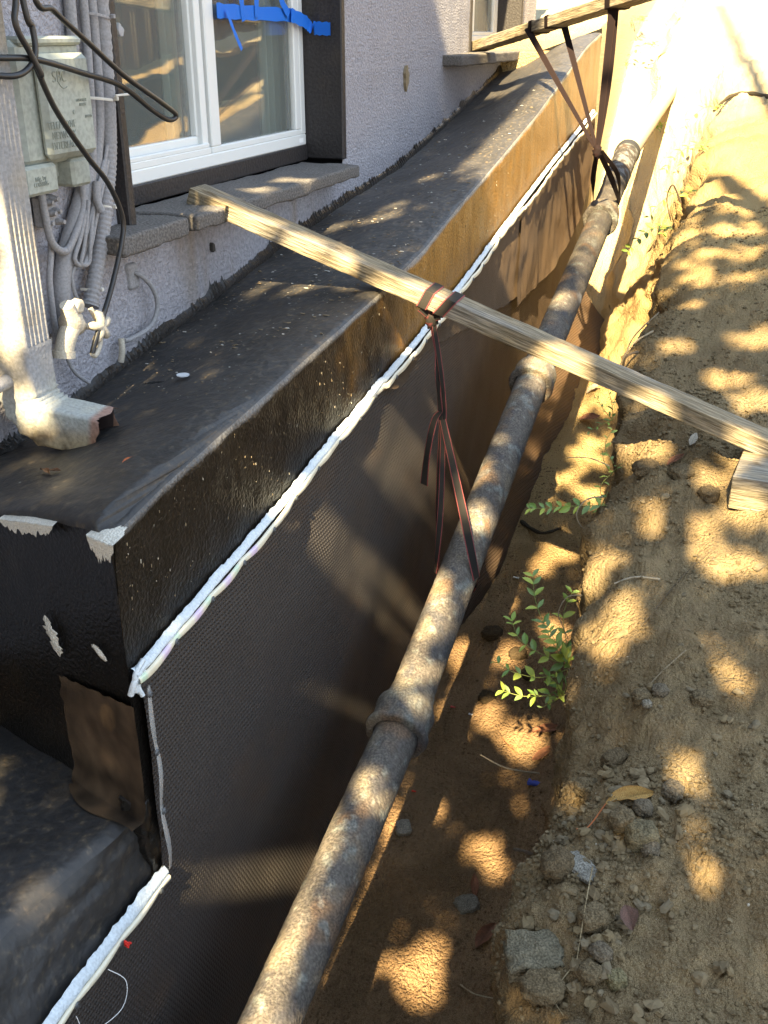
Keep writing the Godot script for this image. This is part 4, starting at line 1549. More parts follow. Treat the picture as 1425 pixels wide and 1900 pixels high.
# ---------------------------------------------------------------- pipes, box, tap and cables on the wall
func rrect(c: Vector3, ex: Vector3, ey: Vector3, hx: float, hy: float, r: float) -> PackedVector3Array:
	var out := PackedVector3Array()
	for q in [[1, 1, 0.0], [-1, 1, 0.25], [-1, -1, 0.5], [1, -1, 0.75]]:
		for k in 5:
			var a: float = TAU * (q[2] + k / 16.0)
			out.append(c + ex * (q[0] * (hx - r) + cos(a) * r) + ey * (q[1] * (hy - r) + sin(a) * r))
		# points along the side, so that dents can show
		var nxt: Array = [[-1, 1], [-1, -1], [1, -1], [1, 1]][int(q[2] * 4.0)]
		var a2: float = TAU * (q[2] + 0.25)
		var e0 := out[-1]
		var e1: Vector3 = c + ex * (nxt[0] * (hx - r) + cos(a2) * r) + ey * (nxt[1] * (hy - r) + sin(a2) * r)
		for k in [0.25, 0.5, 0.75]:
			out.append(e0.lerp(e1, k))
	out.append(out[0])
	return out


func paint(p: Vector3) -> Color:
	var c := Color(0.36, 0.33, 0.28).lerp(Color(0.31, 0.31, 0.315), smoothstep(-0.2, 0.3, nA.get_noise_3dv(p * 4.0)))
	c = c.lerp(Color(0.3, 0.27, 0.22), smoothstep(0.15, 0.5, nB.get_noise_3dv(p * 9.0)) * 0.6)
	return c


func utilities() -> void:
	# downspout: fluted front, plain sides, joint ring, crumpled elbow with an open mouth
	var o := thing("downspout", "old painted metal downspout with fluted front and crumpled open elbow", "downspout", W(-1.29, 1.25, 1.57))
	var sec := PackedVector2Array()
	for q in [Vector2(-1.33, 1.537), Vector2(-1.328, 1.535), Vector2(-1.29, 1.535), Vector2(-1.254, 1.535), Vector2(-1.25, 1.539)]:
		sec.append(q)
	for k in 5:
		var z0 := 1.545 + k * 0.0125
		for q in [[0.0, 0.0], [0.003, -0.0035], [0.0075, -0.0035], [0.0105, 0.0]]:
			sec.append(Vector2(-1.25 + q[1], z0 + q[0]))
	for q in [Vector2(-1.25, 1.609), Vector2(-1.254, 1.613), Vector2(-1.33, 1.613), Vector2(-1.332, 1.61), Vector2(-1.33, 1.537)]:
		sec.append(q)
	var P := PackedVector3Array()
	var cs := PackedColorArray()
	var rows := 60
	for j in rows:
		var y := lerpf(1.43, 3.14, pow(float(j) / (rows - 1), 1.6))
		for q in sec:
			var p := W(q.x, y, q.y) + Vector3(1, 0, 0.6) * 0.002 * nA.get_noise_2d(y * 6.0, q.y * 9.0)
			P.append(p)
			cs.append(paint(p))
	part("fluted_pipe", MB.new().grid(P, sec.size(), rows, true, false, cs), M.metalpaint, o)
	var yaw := Basis(Vector3.UP, deg_to_rad(7))
	var dn := noise(91, 1.0, 3)
	var rings: Array = []
	var base := W(-1.291, 0, 1.574)
	for y in [1.462, 1.458, 1.452, 1.44, 1.42, 1.4, 1.38, 1.37]:
		var g := 0.0445 if y > 1.45 else 0.0425
		rings.append(rrect(base + Vector3(0, y, 0), Vector3.RIGHT, Vector3(0, 0, 1), g, g - 0.002, 0.009))
	for k in range(1, 13):
		var a := deg_to_rad(82.0) * k / 12.0
		var c := base + Vector3(0, 1.37, 0) + yaw * (Vector3(0.07, 0, 0) + 0.07 * Vector3(-cos(a), -sin(a), 0))
		var pl := 1.0 + (0.06 if k % 3 == 1 else -0.02)
		var ez := yaw * Vector3(0, 0, 1)
		rings.append(rrect(c, (Vector3.RIGHT * cos(a)).lerp(yaw * (Vector3.RIGHT * cos(a)), k / 12.0) + Vector3.UP * sin(a), Vector3(0, 0, 1).lerp(ez, k / 12.0).normalized(), 0.043 * pl, 0.041 * pl, 0.009))
	var ax := yaw * Vector3(sin(deg_to_rad(82)), -cos(deg_to_rad(82)), 0)
	var up := yaw * Vector3(cos(deg_to_rad(82)), sin(deg_to_rad(82)), 0)
	var c0: Vector3 = base + Vector3(0, 1.37, 0) + yaw * (Vector3(0.07, 0, 0) + 0.07 * Vector3(-cos(deg_to_rad(82)), -sin(deg_to_rad(82)), 0))
	for k in range(1, 10):
		rings.append(rrect(c0 + ax * (0.011 * k), up, yaw * Vector3(0, 0, 1), 0.0415, 0.041, 0.008))
	var E := PackedVector3Array()
	var ec := PackedColorArray()
	for j in rings.size():
		for i in rings[j].size():
			var p: Vector3 = rings[j][i]
			p += Vector3(1, 1, 1) * 0.0022 * dn.get_noise_3dv(p * 22.0) * minf(1.0, j / 6.0)
			if j == rings.size() - 1:
				p += ax * 0.016 * dn.get_noise_1d(i * 0.35)
			E.append(p)
			var col := paint(p)
			var low := smoothstep(1.33, 1.28, p.y)
			col = col.lerp(Color(0.42, 0.32, 0.17), low * 0.8).lerp(Color(0.1, 0.075, 0.045), low * smoothstep(-0.1, 0.3, nB.get_noise_3dv(p * 18.0)))
			col = col.lerp(Color(0.4, 0.43, 0.4), smoothstep(1.4, 1.33, p.y) * (1.0 - low) * 0.7)
			if j > rings.size() - 3:
				col = col.lerp(Color(0.3, 0.13, 0.08), 0.7)
			ec.append(col)
	part("elbow", MB.new().grid(E, rings[0].size(), rings.size(), true, false, ec), M.metalpaint, o)

	var inner := PackedVector3Array()
	var ir := 0
	for j in range(rings.size() - 14, rings.size()):
		var mid := Vector3.ZERO
		for q in 31:
			mid += rings[j][q] / 31.0
		for q in rings[j].size():
			inner.append(mid + (rings[j][q] - mid) * (0.9 if j > rings.size() - 13 else 0.05) - ax * 0.004)
		ir += 1
	var im := MB.new()
	im.col = Color(0.05, 0.035, 0.03)  # added dark sheet, painted as the shade inside the elbow
	part("mouth_shade", im.grid(inner, rings[0].size(), ir, false, false), M.plain, o)

	# grey service box
	var b := thing("telephone_box", "grey green telephone interface box fixed to the stucco beside the downspout", "utility box", W(-1.3, 1.715, 1.74))
	part("housing", wbox(MB.new(), -1.358, -1.3, 1.735, 1.985, 1.605, 1.845, 0.008), M.box, b)
	part("lower_housing", wbox(MB.new(), -1.356, -1.262, 1.722, 1.776, 1.622, 1.722, 0.006), M.box, b)
	part("lower_housing", wbox(MB.new(), -1.356, -1.266, 1.722, 1.776, 1.775, 1.836, 0.006), M.box, b)
	var lid := part("lid", wbox(MB.new(), -1.301, -1.27, 1.772, 1.988, 1.64, 1.852, 0.012), M.box, b)
	part("raised_panel", wbox(MB.new(), -1.274, -1.25, 1.782, 1.965, 1.692, 1.848, 0.01), M.box, lid)
	part("hood", wbox(MB.new(), -1.31, -1.262, 1.978, 1.994, 1.66, 1.848, 0.005), M.box, lid)
	text(b, "TELEPHONE", -1.2492, 1.842, 1.735, 0.0125)
	text(b, "NETWORK", -1.2492, 1.824, 1.738, 0.0125)
	text(b, "INTERFACE", -1.2492, 1.806, 1.738, 0.0125)
	text(b, "SBC", -1.2492, 1.925, 1.744, 0.019)
	text(b, "CUSTOMER", -1.2492, 1.882, 1.805, 0.005)
	text(b, "ACCESS", -1.2492, 1.874, 1.808, 0.005)
	text(b, "ACCESS", -1.2492, 1.852, 1.823, 0.005)
	text(b, "Mfg. by", -1.2612, 1.752, 1.665, 0.0075)
	text(b, "CORNING", -1.2612, 1.742, 1.665, 0.0075)
	var arc := PackedVector3Array()
	for k in 15:
		var a := lerpf(2.4, 5.2, k / 14.0)
		arc.append(W(-1.2495, 1.925 + 0.02 * sin(a), 1.757 - 0.018 * cos(a + PI)))
	part("emblem", MB.new().tube(arc, 0.0009, 5), M.emboss, b)
	var sc := MB.new()
	sc.tube(PackedVector3Array([W(-1.252, 1.862, 1.778), W(-1.2485, 1.862, 1.778)]), 0.004, 10)
	part("lid_screw", sc, M.emboss, b)

	# conduits and painted pipes behind the box
	pipe_run("flexible_conduit", "thick ribbed grey conduit with cable ties, curving down the stucco", [W(-1.336, 3.14, 2.05), W(-1.336, 2.4, 2.04), W(-1.335, 2.06, 2.038), W(-1.332, 1.8, 2.012), W(-1.33, 1.66, 1.966), W(-1.327, 1.553, 1.911), W(-1.325, 1.462, 1.856)], 0.0165, M.greypaint, "conduit", 0.0011)
	pipe_run("conduit", "smooth grey painted conduit directly left of the ribbed one", [W(-1.338, 3.14, 2.02), W(-1.338, 2.3, 2.014), W(-1.337, 1.907, 2.0), W(-1.336, 1.749, 1.962), W(-1.335, 1.625, 1.9), W(-1.337, 1.56, 1.862)], 0.0105, M.greypaint, "conduit", 0.0)
	pipe_run("conduit", "thin vertical grey conduit nearest the telephone box", [W(-1.338, 3.14, 1.99), W(-1.338, 2.2, 1.984), W(-1.338, 1.909, 1.97), W(-1.34, 1.772, 1.955), W(-1.342, 1.66, 1.93)], 0.0095, M.greypaint, "conduit", 0.0)
	pipe_run("conduit", "dark grey conduit hidden behind the box's right edge", [W(-1.345, 3.14, 1.955), W(-1.345, 2.1, 1.945), W(-1.345, 1.8, 1.905), W(-1.347, 1.72, 1.88)], 0.012, M.greypaint, "conduit", 0.0)
	pipe_run("water_pipe", "fat grey painted water pipe slanting down below the telephone box", [W(-1.338, 1.74, 1.93), W(-1.338, 1.68, 1.893), W(-1.337, 1.575, 1.81), W(-1.337, 1.5, 1.78), W(-1.34, 1.43, 1.79)], 0.019, M.greypaint, "pipe", 0.0)
	pipe_run("waste_pipe", "short grey pipe stub at the left behind the downspout", [W(-1.3, 1.39, 1.35), W(-1.3, 1.393, 1.47), W(-1.302, 1.393, 1.532)], 0.014, M.greypaint, "pipe", 0.0)
	for l in [[[W(-1.33, 1.72, 1.75), W(-1.322, 1.671, 1.743), W(-1.32, 1.617, 1.75), W(-1.32, 1.592, 1.787), W(-1.32, 1.612, 1.822), W(-1.325, 1.671, 1.878), W(-1.33, 1.74, 1.89)], 0.008, "thick grey cable looping in a U below the telephone box"],
			[[W(-1.325, 1.78, 1.99), W(-1.322, 1.717, 1.952), W(-1.318, 1.668, 1.905), W(-1.315, 1.598, 1.851), W(-1.317, 1.568, 1.834), W(-1.32, 1.545, 1.805), W(-1.32, 1.506, 1.802), W(-1.32, 1.475, 1.816)], 0.0042, "thin grey wire falling to the tap from the bundle"],
			[[W(-1.322, 1.75, 1.98), W(-1.318, 1.645, 1.91), W(-1.312, 1.59, 1.868), W(-1.31, 1.556, 1.832), W(-1.312, 1.573, 1.807), W(-1.314, 1.611, 1.838), W(-1.318, 1.66, 1.874)], 0.005, "grey wire in the bundle bent back in a small loop"],
			[[W(-1.324, 1.75, 1.97), W(-1.316, 1.66, 1.9), W(-1.306, 1.602, 1.862), W(-1.305, 1.56, 1.845), W(-1.308, 1.562, 1.822), W(-1.31, 1.6, 1.845), W(-1.316, 1.68, 1.886)], 0.0045, "grey wire lying outermost in the looped bundle"],
			[[W(-1.335, 1.62, 1.768), W(-1.332, 1.583, 1.755), W(-1.33, 1.542, 1.739), W(-1.33, 1.476, 1.735), W(-1.332, 1.43, 1.74), W(-1.34, 1.4, 1.76)], 0.0065, "grey tube bowed beside the downspout above the tap"],
			[[W(-1.34, 1.41, 1.77), W(-1.343, 1.371, 1.777), W(-1.34, 1.33, 1.794), W(-1.33, 1.296, 1.827)], 0.0042, "bare grey wire hanging below the tap"]]:
		pipe_run("cable", l[2], l[0], l[1], M.greypaint, "cable", 0.0)
	# wrapped end of a wire in the bundle
	var tl := MB.new()
	tl.tube(curve([W(-1.31, 1.715, 1.915), W(-1.308, 1.68, 1.905), W(-1.3, 1.655, 1.905)], 5), 0.0085, 8)
	solo("cable_splice", tl, M.greypaint, "dull grey wrapped splice in the wire bundle below the box", "cable splice")

	# black coaxial cables
	pipe_run("coax_cable", "black cable hanging in a narrow loop above the telephone box", [W(-1.24, 2.4, 1.62), W(-1.22, 2.09, 1.612), W(-1.218, 2.016, 1.597), W(-1.216, 1.97, 1.622), W(-1.212, 1.935, 1.64), W(-1.215, 1.933, 1.64)], 0.0055, M.cable, "cable", 0.0)
	pipe_run("coax_cable", "black cable bent back behind the downspout over the box's top", [W(-1.25, 2.42, 1.63), W(-1.222, 2.058, 1.63), W(-1.22, 2.008, 1.644), W(-1.218, 1.966, 1.64), W(-1.222, 1.941, 1.617), W(-1.228, 1.932, 1.575), W(-1.27, 1.94, 1.53)], 0.0055, M.cable, "cable", 0.0)
	pipe_run("coax_cable", "long black cable swung out in a pointed loop before the window", [W(-1.25, 2.4, 1.66), W(-1.22, 2.075, 1.655), W(-1.22, 2.035, 1.712), W(-1.22, 1.986, 1.801), W(-1.22, 1.922, 1.918), W(-1.22, 1.864, 2.053), W(-1.222, 1.836, 2.112), W(-1.226, 1.827, 2.088), W(-1.23, 1.85, 2.029), W(-1.232, 1.902, 1.923), W(-1.23, 1.931, 1.789), W(-1.225, 1.957, 1.647), W(-1.24, 1.961, 1.57), W(-1.28, 1.965, 1.525)], 0.0055, M.cable, "cable", 0.0)
	pipe_run("coax_cable", "black cable slanting across the box and curling up at the tap", [W(-1.222, 1.966, 1.636), W(-1.222, 1.941, 1.645), W(-1.225, 1.87, 1.689), W(-1.228, 1.783, 1.772), W(-1.23, 1.724, 1.836), W(-1.232, 1.655, 1.876), W(-1.233, 1.603, 1.866), W(-1.235, 1.514, 1.81), W(-1.236, 1.439, 1.748), W(-1.238, 1.402, 1.723)], 0.0055, M.cable, "cable", 0.0)
	pipe_run("coax_cable", "tan sun bleached cable end rising beside the tap", [W(-1.238, 1.402, 1.723), W(-1.24, 1.394, 1.736), W(-1.245, 1.414, 1.765), W(-1.25, 1.453, 1.772), W(-1.258, 1.484, 1.764)], 0.0055, M.cream, "cable", 0.0)

	# cable stub with a pale tip out of the stucco
	var st := thing("cable_stub", "grey cable bowed out of the stucco with white tape on its tip", "cable", W(-1.345, 1.3, 2.05))
	part("sheath", MB.new().tube(curve([W(-1.375, 1.488, 2.078), W(-1.34, 1.482, 2.088), W(-1.33, 1.44, 2.125), W(-1.33, 1.393, 2.135), W(-1.335, 1.354, 2.103), W(-1.338, 1.345, 2.02), W(-1.335, 1.351, 1.985)], 7), 0.006, 9), M.greypaint, st)
	part("tip", MB.new().tube(curve([W(-1.335, 1.358, 1.975), W(-1.333, 1.335, 1.972), W(-1.335, 1.318, 1.97), W(-1.338, 1.304, 1.968)], 4), 0.0075, 8), M.cream, st)
	part("grommet", MB.new().rbox(W(-1.375, 1.45, 2.1), W(-1.348, 1.51, 2.06), 0.01, Vector3i(3, 5, 3), 0.006, noise(92, 20.0, 2)), M.greypaint, st)

	# tap
	var t := thing("hose_tap", "cream painted hose tap jutting from the stucco beside the downspout", "tap", W(-1.29, 1.4, 1.73))
	part("body", MB.new().tube(curve([W(-1.37, 1.43, 1.81), W(-1.32, 1.44, 1.775), W(-1.28, 1.452, 1.74), W(-1.266, 1.462, 1.712), W(-1.265, 1.45, 1.69), W(-1.268, 1.425, 1.676), W(-1.27, 1.408, 1.671)], 6), 0.0195, 14), M.cream, t)
	part("thread_ring", MB.new().tube(PackedVector3Array([W(-1.27, 1.418, 1.674), W(-1.27, 1.404, 1.671)]), 0.0235, 16), M.cream, t)
	part("bonnet", MB.new().tube(PackedVector3Array([W(-1.268, 1.458, 1.712), W(-1.264, 1.475, 1.702), W(-1.262, 1.482, 1.698), W(-1.256, 1.51, 1.684)]), [0.023, 0.0255, 0.018, 0.014], 12), M.cream, t)
	part("stem_cap", MB.new().rbox(W(-1.268, 1.488, 1.728), W(-1.244, 1.514, 1.7), 0.006, Vector3i(3, 3, 3), 0.004, noise(93, 40.0, 2)), M.cream, t)
	var hw := MB.new()
	var hc := W(-1.237, 1.447, 1.764)
	for k in 5:
		var a := TAU * k / 5.0
		var dir := Vector3(0.15, cos(a), sin(a))
		hw.tube(PackedVector3Array([hc, hc + dir * 0.014, hc + dir * 0.026 + Vector3(-0.006, 0, 0), hc + dir * 0.03 + Vector3(-0.014, 0, 0)]), [0.008, 0.0085, 0.0095, 0.005], 9)
	part("wheel_handle", hw, M.cream, t)
	part("stem", MB.new().tube(PackedVector3Array([W(-1.28, 1.45, 1.745), hc]), 0.007, 8), M.cream, t)

	# little ground clamp with bolts
	var g := thing("ground_clamp", "cluster of grey painted bolts and lugs under the telephone box", "ground clamp", W(-1.325, 1.66, 1.765))
	part("plate", wbox(MB.new(), -1.35, -1.328, 1.645, 1.705, 1.74, 1.792, 0.004), M.greypaint, g)
	for q in [[1.693, 1.757], [1.698, 1.775], [1.672, 1.762], [1.674, 1.779], [1.655, 1.75], [1.652, 1.786]]:
		part("bolt", MB.new().tube(PackedVector3Array([W(-1.33, q[0], q[1]), W(-1.318, q[0], q[1]), W(-1.318, q[0], q[1]), W(-1.309, q[0], q[1])]), [0.0075, 0.0075, 0.005, 0.0048], 6), M.greypaint, g)
	# cable ties
	for q in [[1.872, 1.992, 0.052, "white cable tie round the upper conduits with a long free end"], [1.655, 1.962, 0.019, "white cable tie round the ribbed conduit below sill height"], [1.492, 1.875, 0.019, "pale cable tie round the lower end of the ribbed conduit"], [2.03, 2.018, 0.04, "grey strap bracket across the conduits near the top"]]:
		var ti := MB.new()
		var pts := PackedVector3Array()
		var w := PackedVector3Array()
		for k in 9:
			var a := lerpf(-0.2, PI + 0.2, k / 8.0)
			pts.append(W(-1.338 + 0.024 * sin(a), q[0] + 0.006 * cos(a), q[1] - cos(a) * q[2]))
			w.append(Vector3(0, 0.0028, 0))
		ti.band(pts, w, 0.0015, [[-1.0, Color.WHITE], [0.0, Color.WHITE], [1.0, Color.WHITE]])
		ti.box(W(-1.318, q[0] - 0.0045, q[1] + q[2] * 0.55 + 0.008), W(-1.308, q[0] + 0.0045, q[1] + q[2] * 0.55), 0.0015)
		if q[2] > 0.05:
			ti.box(W(-1.312, q[0] + 0.004, 2.075), W(-1.308, q[0] + 0.0085, 2.018), 0.0008)
		solo("cable_tie", ti, M.tie if q[0] < 2.0 else M.greypaint, q[3], "cable tie")


func text(parent: Node3D, words: String, x: float, y: float, d: float, size: float) -> void:
	var t := TextMesh.new()
	var f := SystemFont.new()
	f.font_names = PackedStringArray(["Droid Sans"])
	t.font = f
	t.text = words
	t.font_size = 32
	t.pixel_size = size / 24.0
	t.depth = 0.0012
	var o := MeshInstance3D.new()
	o.mesh = t
	o.material_override = M.emboss
	var k := 0
	for ch in parent.get_children():
		if String(ch.name).begins_with("lettering"):
			k += 1
	o.name = "lettering" if k == 0 else "lettering_%03d" % k
	parent.add_child(o, true)
	o.transform = Transform3D(Basis(Vector3.UP, PI / 2), W(x, y, d) - parent.position)


func pipe_run(called: String, label: String, pts: Array, r: float, m: Material, category: String, rib: float) -> void:
	var path := curve(pts, 40 if rib > 0.0 else 10)
	if rib <= 0.0:
		solo(called, MB.new().tube(path, r, 12), m, label, category)
		return
	var rad: Array = []
	var run := 0.0
	for j in path.size():
		if j > 0:
			run += path[j].distance_to(path[j - 1])
		rad.append(r + rib * sin(run * TAU / 0.011) * step_at(2.3, path[j].y) + (0.004 if j > path.size() - 7 else 0.0))
	solo(called, MB.new().tube(path, rad, 14), m, label, category)


# ---------------------------------------------------------------- loose things
# a curled dead leaf: length along local x, veined fold along its middle
func leaf_mesh(lng: float, wid: float, curl: float, twist: float, col: Color, edge: Color, s: int) -> ArrayMesh:
	var n := noise(s, 1.0, 2)
	var w := 9
	var h := 18
	var P := PackedVector3Array()
	var cs := PackedColorArray()
	for j in h:
		var t := float(j) / (h - 1)
		var half := wid * 0.5 * pow(sin(PI * clampf(t * 0.98 + 0.01, 0, 1)), 0.75) * (1.0 - 0.25 * t)
		for i in w:
			var u := lerpf(-1.0, 1.0, float(i) / (w - 1))
			var p := Vector3(t * lng, 0, u * half * (1.0 + 0.12 * n.get_noise_1d(t * 8.0 + u * 3.0)))
			p.y = absf(u) * half * curl + 0.18 * lng * pow(t, 2.0) * curl + 0.03 * lng * n.get_noise_2d(t * 4.0, u * 2.0)
			p = p.rotated(Vector3.RIGHT, twist * (t - 0.5))
			P.append(p)
			cs.append(col.lerp(edge, pow(absf(u), 3.0) * 0.6 + 0.5 * smoothstep(0.0, 0.4, n.get_noise_2d(t * 6.0, u * 4.0 + 5.0))) * (0.75 if i == w / 2 else 1.0))
	return MB.new().grid(P, w, h, true, false, cs).done()


func lay(p: Vector3, yaw: float, tilt := 0.0, roll := 0.0, up := 0.003) -> Transform3D:
	return Transform3D(Basis(Vector3.UP, yaw) * Basis(Vector3(0, 0, 1), tilt) * Basis(Vector3.RIGHT, roll), p + Vector3(0, up, 0))


func debris() -> void:
	# fallen leaves: [x, d, 0 bank / 1 floor / 2 ledge, length, width, yaw, curl, twist, colours, label]
	var tan_l := Color(0.52, 0.33, 0.11)
	var brown := Color(0.16, 0.075, 0.045)
	var rust_l := Color(0.3, 0.13, 0.07)
	var pale := Color(0.42, 0.37, 0.28)
	var k := 0
	for q in [[-0.088, 1.385, 0, 0.0857, 0.0348, 0.62, 0.8, 1.6, tan_l, Color(0.4, 0.21, 0.06), "curled yellow dead leaf on the bank above the loose stones"],
			[-0.026, 1.214, 0, 0.0594, 0.0317, -1.25, 0.5, 0.8, Color(0.2, 0.11, 0.08), Color(0.12, 0.08, 0.06), "crumpled reddish brown leaf low on the right of the bank"],
			[-0.058, 2.459, 0, 0.0691, 0.0221, 1.45, 0.3, 0.4, pale, Color(0.36, 0.31, 0.24), "pale lance shaped leaf on the bank below the beam"],
			[-0.103, 2.370, 0, 0.0689, 0.0193, 1.1, 0.6, 0.9, brown, rust_l, "narrow brown leaf on the bank left of the pale leaf"],
			[-0.43, 1.98, 1, 0.075, 0.026, 2.0, 0.7, 1.2, rust_l, brown, "curved brown leaf in the trench right of the pale scrap"],
			[-0.392, 1.83, 1, 0.085, 0.04, 1.3, 0.7, 1.0, brown, rust_l, "dark curled leaf on the trench floor below the brown one"],
			[-0.43, 2.62, 1, 0.11, 0.04, 0.4, 0.5, 0.6, rust_l, brown, "broad brown leaf by the foot of the bank"],
			[-0.4, 2.52, 1, 0.09, 0.03, 0.9, 0.6, -0.8, brown, rust_l, "split brown leaf lying over the broad one"],
			[-0.45, 2.56, 1, 0.08, 0.035, 2.6, 0.4, 0.8, rust_l, tan_l, "flat russet leaf left of the broad brown leaf"],
			[-0.63, 4.6, 1, 0.1, 0.06, 0.5, 0.4, 0.5, Color(0.36, 0.17, 0.1), brown, "reddish leaf at the drainage board's far foot"],
			[-0.64, 4.85, 1, 0.12, 0.04, 1.2, 0.8, 0.6, pale, brown, "grey curled leaf at the far foot of the board"],
			[-0.55, 3.9, 1, 0.09, 0.05, 2.2, 0.5, 0.5, tan_l, rust_l, "tan leaf on the trench floor under the second bell"],
			[-1.165, 1.42, 2, 0.06, 0.012, -0.5, 0.8, 1.6, Color(0.3, 0.17, 0.08), rust_l, "thin curved brown leaf on the ledge below the downspout"],
			[-1.13, 1.4, 2, 0.035, 0.01, -0.2, 0.8, 0.6, Color(0.2, 0.12, 0.07), rust_l, "small brown sliver of leaf on the ledge under the elbow"],
			[-0.955, 1.375, 2, 0.028, 0.015, 1.3, 0.3, 0.3, Color(0.5, 0.16, 0.06), Color(0.35, 0.1, 0.05), "small orange red leaf on the ledge near its front corner"],
			[-1.21, 1.86, 2, 0.045, 0.012, 0.3, 0.2, 0.2, Color(0.02, 0.02, 0.02), Color(0.03, 0.03, 0.03), "black wet leaf stuck on the ledge below the cable stub"]]:
		var p: Vector3
		if q[2] == 2:
			p = W(q[0], lerpf(tab(INNER, q[1]), tab(OUTER, q[1]), smoothstep(0.05, 1.0, (q[0] + 1.4) / 0.54)) + 0.008, q[1])
		else:
			p = top_at(q[0], q[1], q[2] == 1)
		k += 1
		copy_mesh("fallen_leaf", leaf_mesh(q[3], q[4], q[6], q[7], q[8], q[9], 200 + k), M.dry, lay(p, q[5], 0.1, 0.2, 0.006), q[10], "leaf", "dead leaves lying about")
	# stalk of the yellow leaf
	var yl := top_at(-0.120, 1.348)
	var sk := MB.new()
	sk.col = Color(0.4, 0.13, 0.05)
	sk.tube(curve([top_at(-0.086, 1.386) + Vector3(0, 0.01, 0), yl + Vector3(0.01, 0.01, 0), yl + Vector3(-0.008, 0.006, 0.006)], 6), 0.0012, 6)
	solo("leaf_stalk", sk, M.plain, "thin reddish stalk beside the curled yellow leaf", "leaf stalk")

	# stones and clods: [x, d, floor?, sx, sy, sz, blocky, yaw, colour, label]
	var loam := Color(0.225, 0.172, 0.1)
	var dark := Color(0.185, 0.138, 0.08)
	var grey := Color(0.215, 0.175, 0.12)
	var sid := 300
	for q in [[-0.154, 1.138, 0, 0.0496, 0.0300, 0.0392, 0.75, 0.35, Color(0.25, 0.22, 0.15), "large pale blocky stone at the bank's edge"],
			[-0.109, 1.274, 0, 0.0424, 0.0079, 0.0185, 0.5, -0.75, Color(0.4, 0.38, 0.32), "thin chip of white concrete standing in the bank's soil"],
			[-0.148, 1.278, 0, 0.0305, 0.0229, 0.0286, 0.2, 1.0, dark, "big crumbly clod of earth beside the concrete chip"],
			[-0.024, 1.332, 0, 0.0280, 0.0267, 0.0267, 0.4, 0.3, Color(0.24, 0.2, 0.12), "yellowish clod right of the concrete chip"],
			[-0.060, 1.359, 0, 0.0227, 0.0187, 0.0227, 0.2, 0.8, loam, "rounded clod just below the yellow leaf"],
			[-0.027, 1.381, 0, 0.0174, 0.0148, 0.0161, 0.2, 0.2, grey, "small grey stone right of the leaf's stalk"],
			[0.011, 1.434, 0, 0.0188, 0.0148, 0.0188, 0.3, 1.2, grey, "round grey stone right of the yellow leaf"],
			[-0.007, 1.313, 0, 0.0160, 0.0133, 0.0187, 0.3, 0.4, grey, "dark pebble below the yellowish clod"],
			[-0.079, 1.183, 0, 0.0246, 0.0189, 0.0227, 0.45, 0.6, loam, "square clod behind the large stone"],
			[-0.127, 1.082, 0, 0.0337, 0.0187, 0.0281, 0.3, 0.2, loam, "flat clod in front of the large stone"],
			[-0.065, 1.106, 0, 0.0169, 0.0132, 0.0188, 0.3, 1.0, loam, "lumpy clod right of the flat one"],
			[-0.071, 1.026, 0, 0.0225, 0.0150, 0.0206, 0.3, 0.5, dark, "dark clod at the bottom of the bank's edge"],
			[-0.024, 1.104, 0, 0.0157, 0.0131, 0.0144, 0.5, 0.5, Color(0.28, 0.24, 0.13), "yellow pebble left of the reddish leaf"],
			[-0.055, 1.133, 0, 0.0157, 0.0118, 0.0183, 0.2, 0.9, grey, "grey pebble below the square clod"],
			[-0.134, 1.463, 0, 0.0228, 0.0148, 0.0188, 0.4, 0.1, loam, "small clod on the bank's rounded shoulder"],
			[-0.094, 1.523, 0, 0.0270, 0.0175, 0.0189, 0.3, 0.9, dark, "long clod above the yellow leaf"],
			[-0.047, 1.607, 0, 0.0095, 0.0075, 0.0085, 0.3, 0.4, Color(0.32, 0.28, 0.21), "whitish pebble among the gravel drift"],
			[-0.061, 1.628, 0, 0.0190, 0.0149, 0.0163, 0.3, 0.7, loam, "clod in the gravel drift left of the whitish pebble"],
			[-0.034, 1.644, 0, 0.0163, 0.0122, 0.0163, 0.3, 0.1, grey, "grey clod in the gravel drift above the whitish pebble"],
			[0.041, 1.632, 0, 0.0218, 0.0150, 0.0190, 0.4, 0.1, loam, "clod on the right side of the gravel drift"],
			[-0.151, 2.367, 0, 0.0347, 0.0198, 0.0248, 0.3, 0.5, dark, "broad clod on the bank under the near beam"],
			[-0.069, 2.344, 0, 0.0303, 0.0207, 0.0276, 0.3, 0.9, loam, "clod under the beam left of the wood block"],
			[0.000, 2.267, 0, 0.0249, 0.0194, 0.0249, 0.3, 0.9, dark, "dark clod touching the wood block's shade"],
			[-0.45, 1.955, 1, 0.034, 0.016, 0.03, 0.3, 0.4, Color(0.3, 0.27, 0.21), "pale broken shell like lump on the trench floor"],
			[-0.7, 2.17, 1, 0.024, 0.012, 0.03, 0.5, 0.4, Color(0.46, 0.41, 0.32), "pale chip of concrete under the pipe"],
			[-0.67, 3.1, 1, 0.04, 0.02, 0.035, 0.3, 0.4, Color(0.1, 0.072, 0.042), "dark clod in the trench below the strap"],
			[-0.55, 3.0, 1, 0.034, 0.02, 0.03, 0.3, 0.4, Color(0.1, 0.072, 0.042), "dark clod on the trench floor right of the strap"],
			[-0.6, 2.75, 1, 0.03, 0.018, 0.03, 0.3, 1.4, Color(0.1, 0.072, 0.042), "dark clod under the pipe's middle length"],
			[-0.5, 2.9, 1, 0.028, 0.018, 0.02, 0.3, 2.4, Color(0.11, 0.078, 0.045), "small dark clod left of the leafy seedlings"]]:
		sid += 1
		var m := rock_mesh(sid, q[3], q[4], q[5], q[6], 34, 23, 0.5)
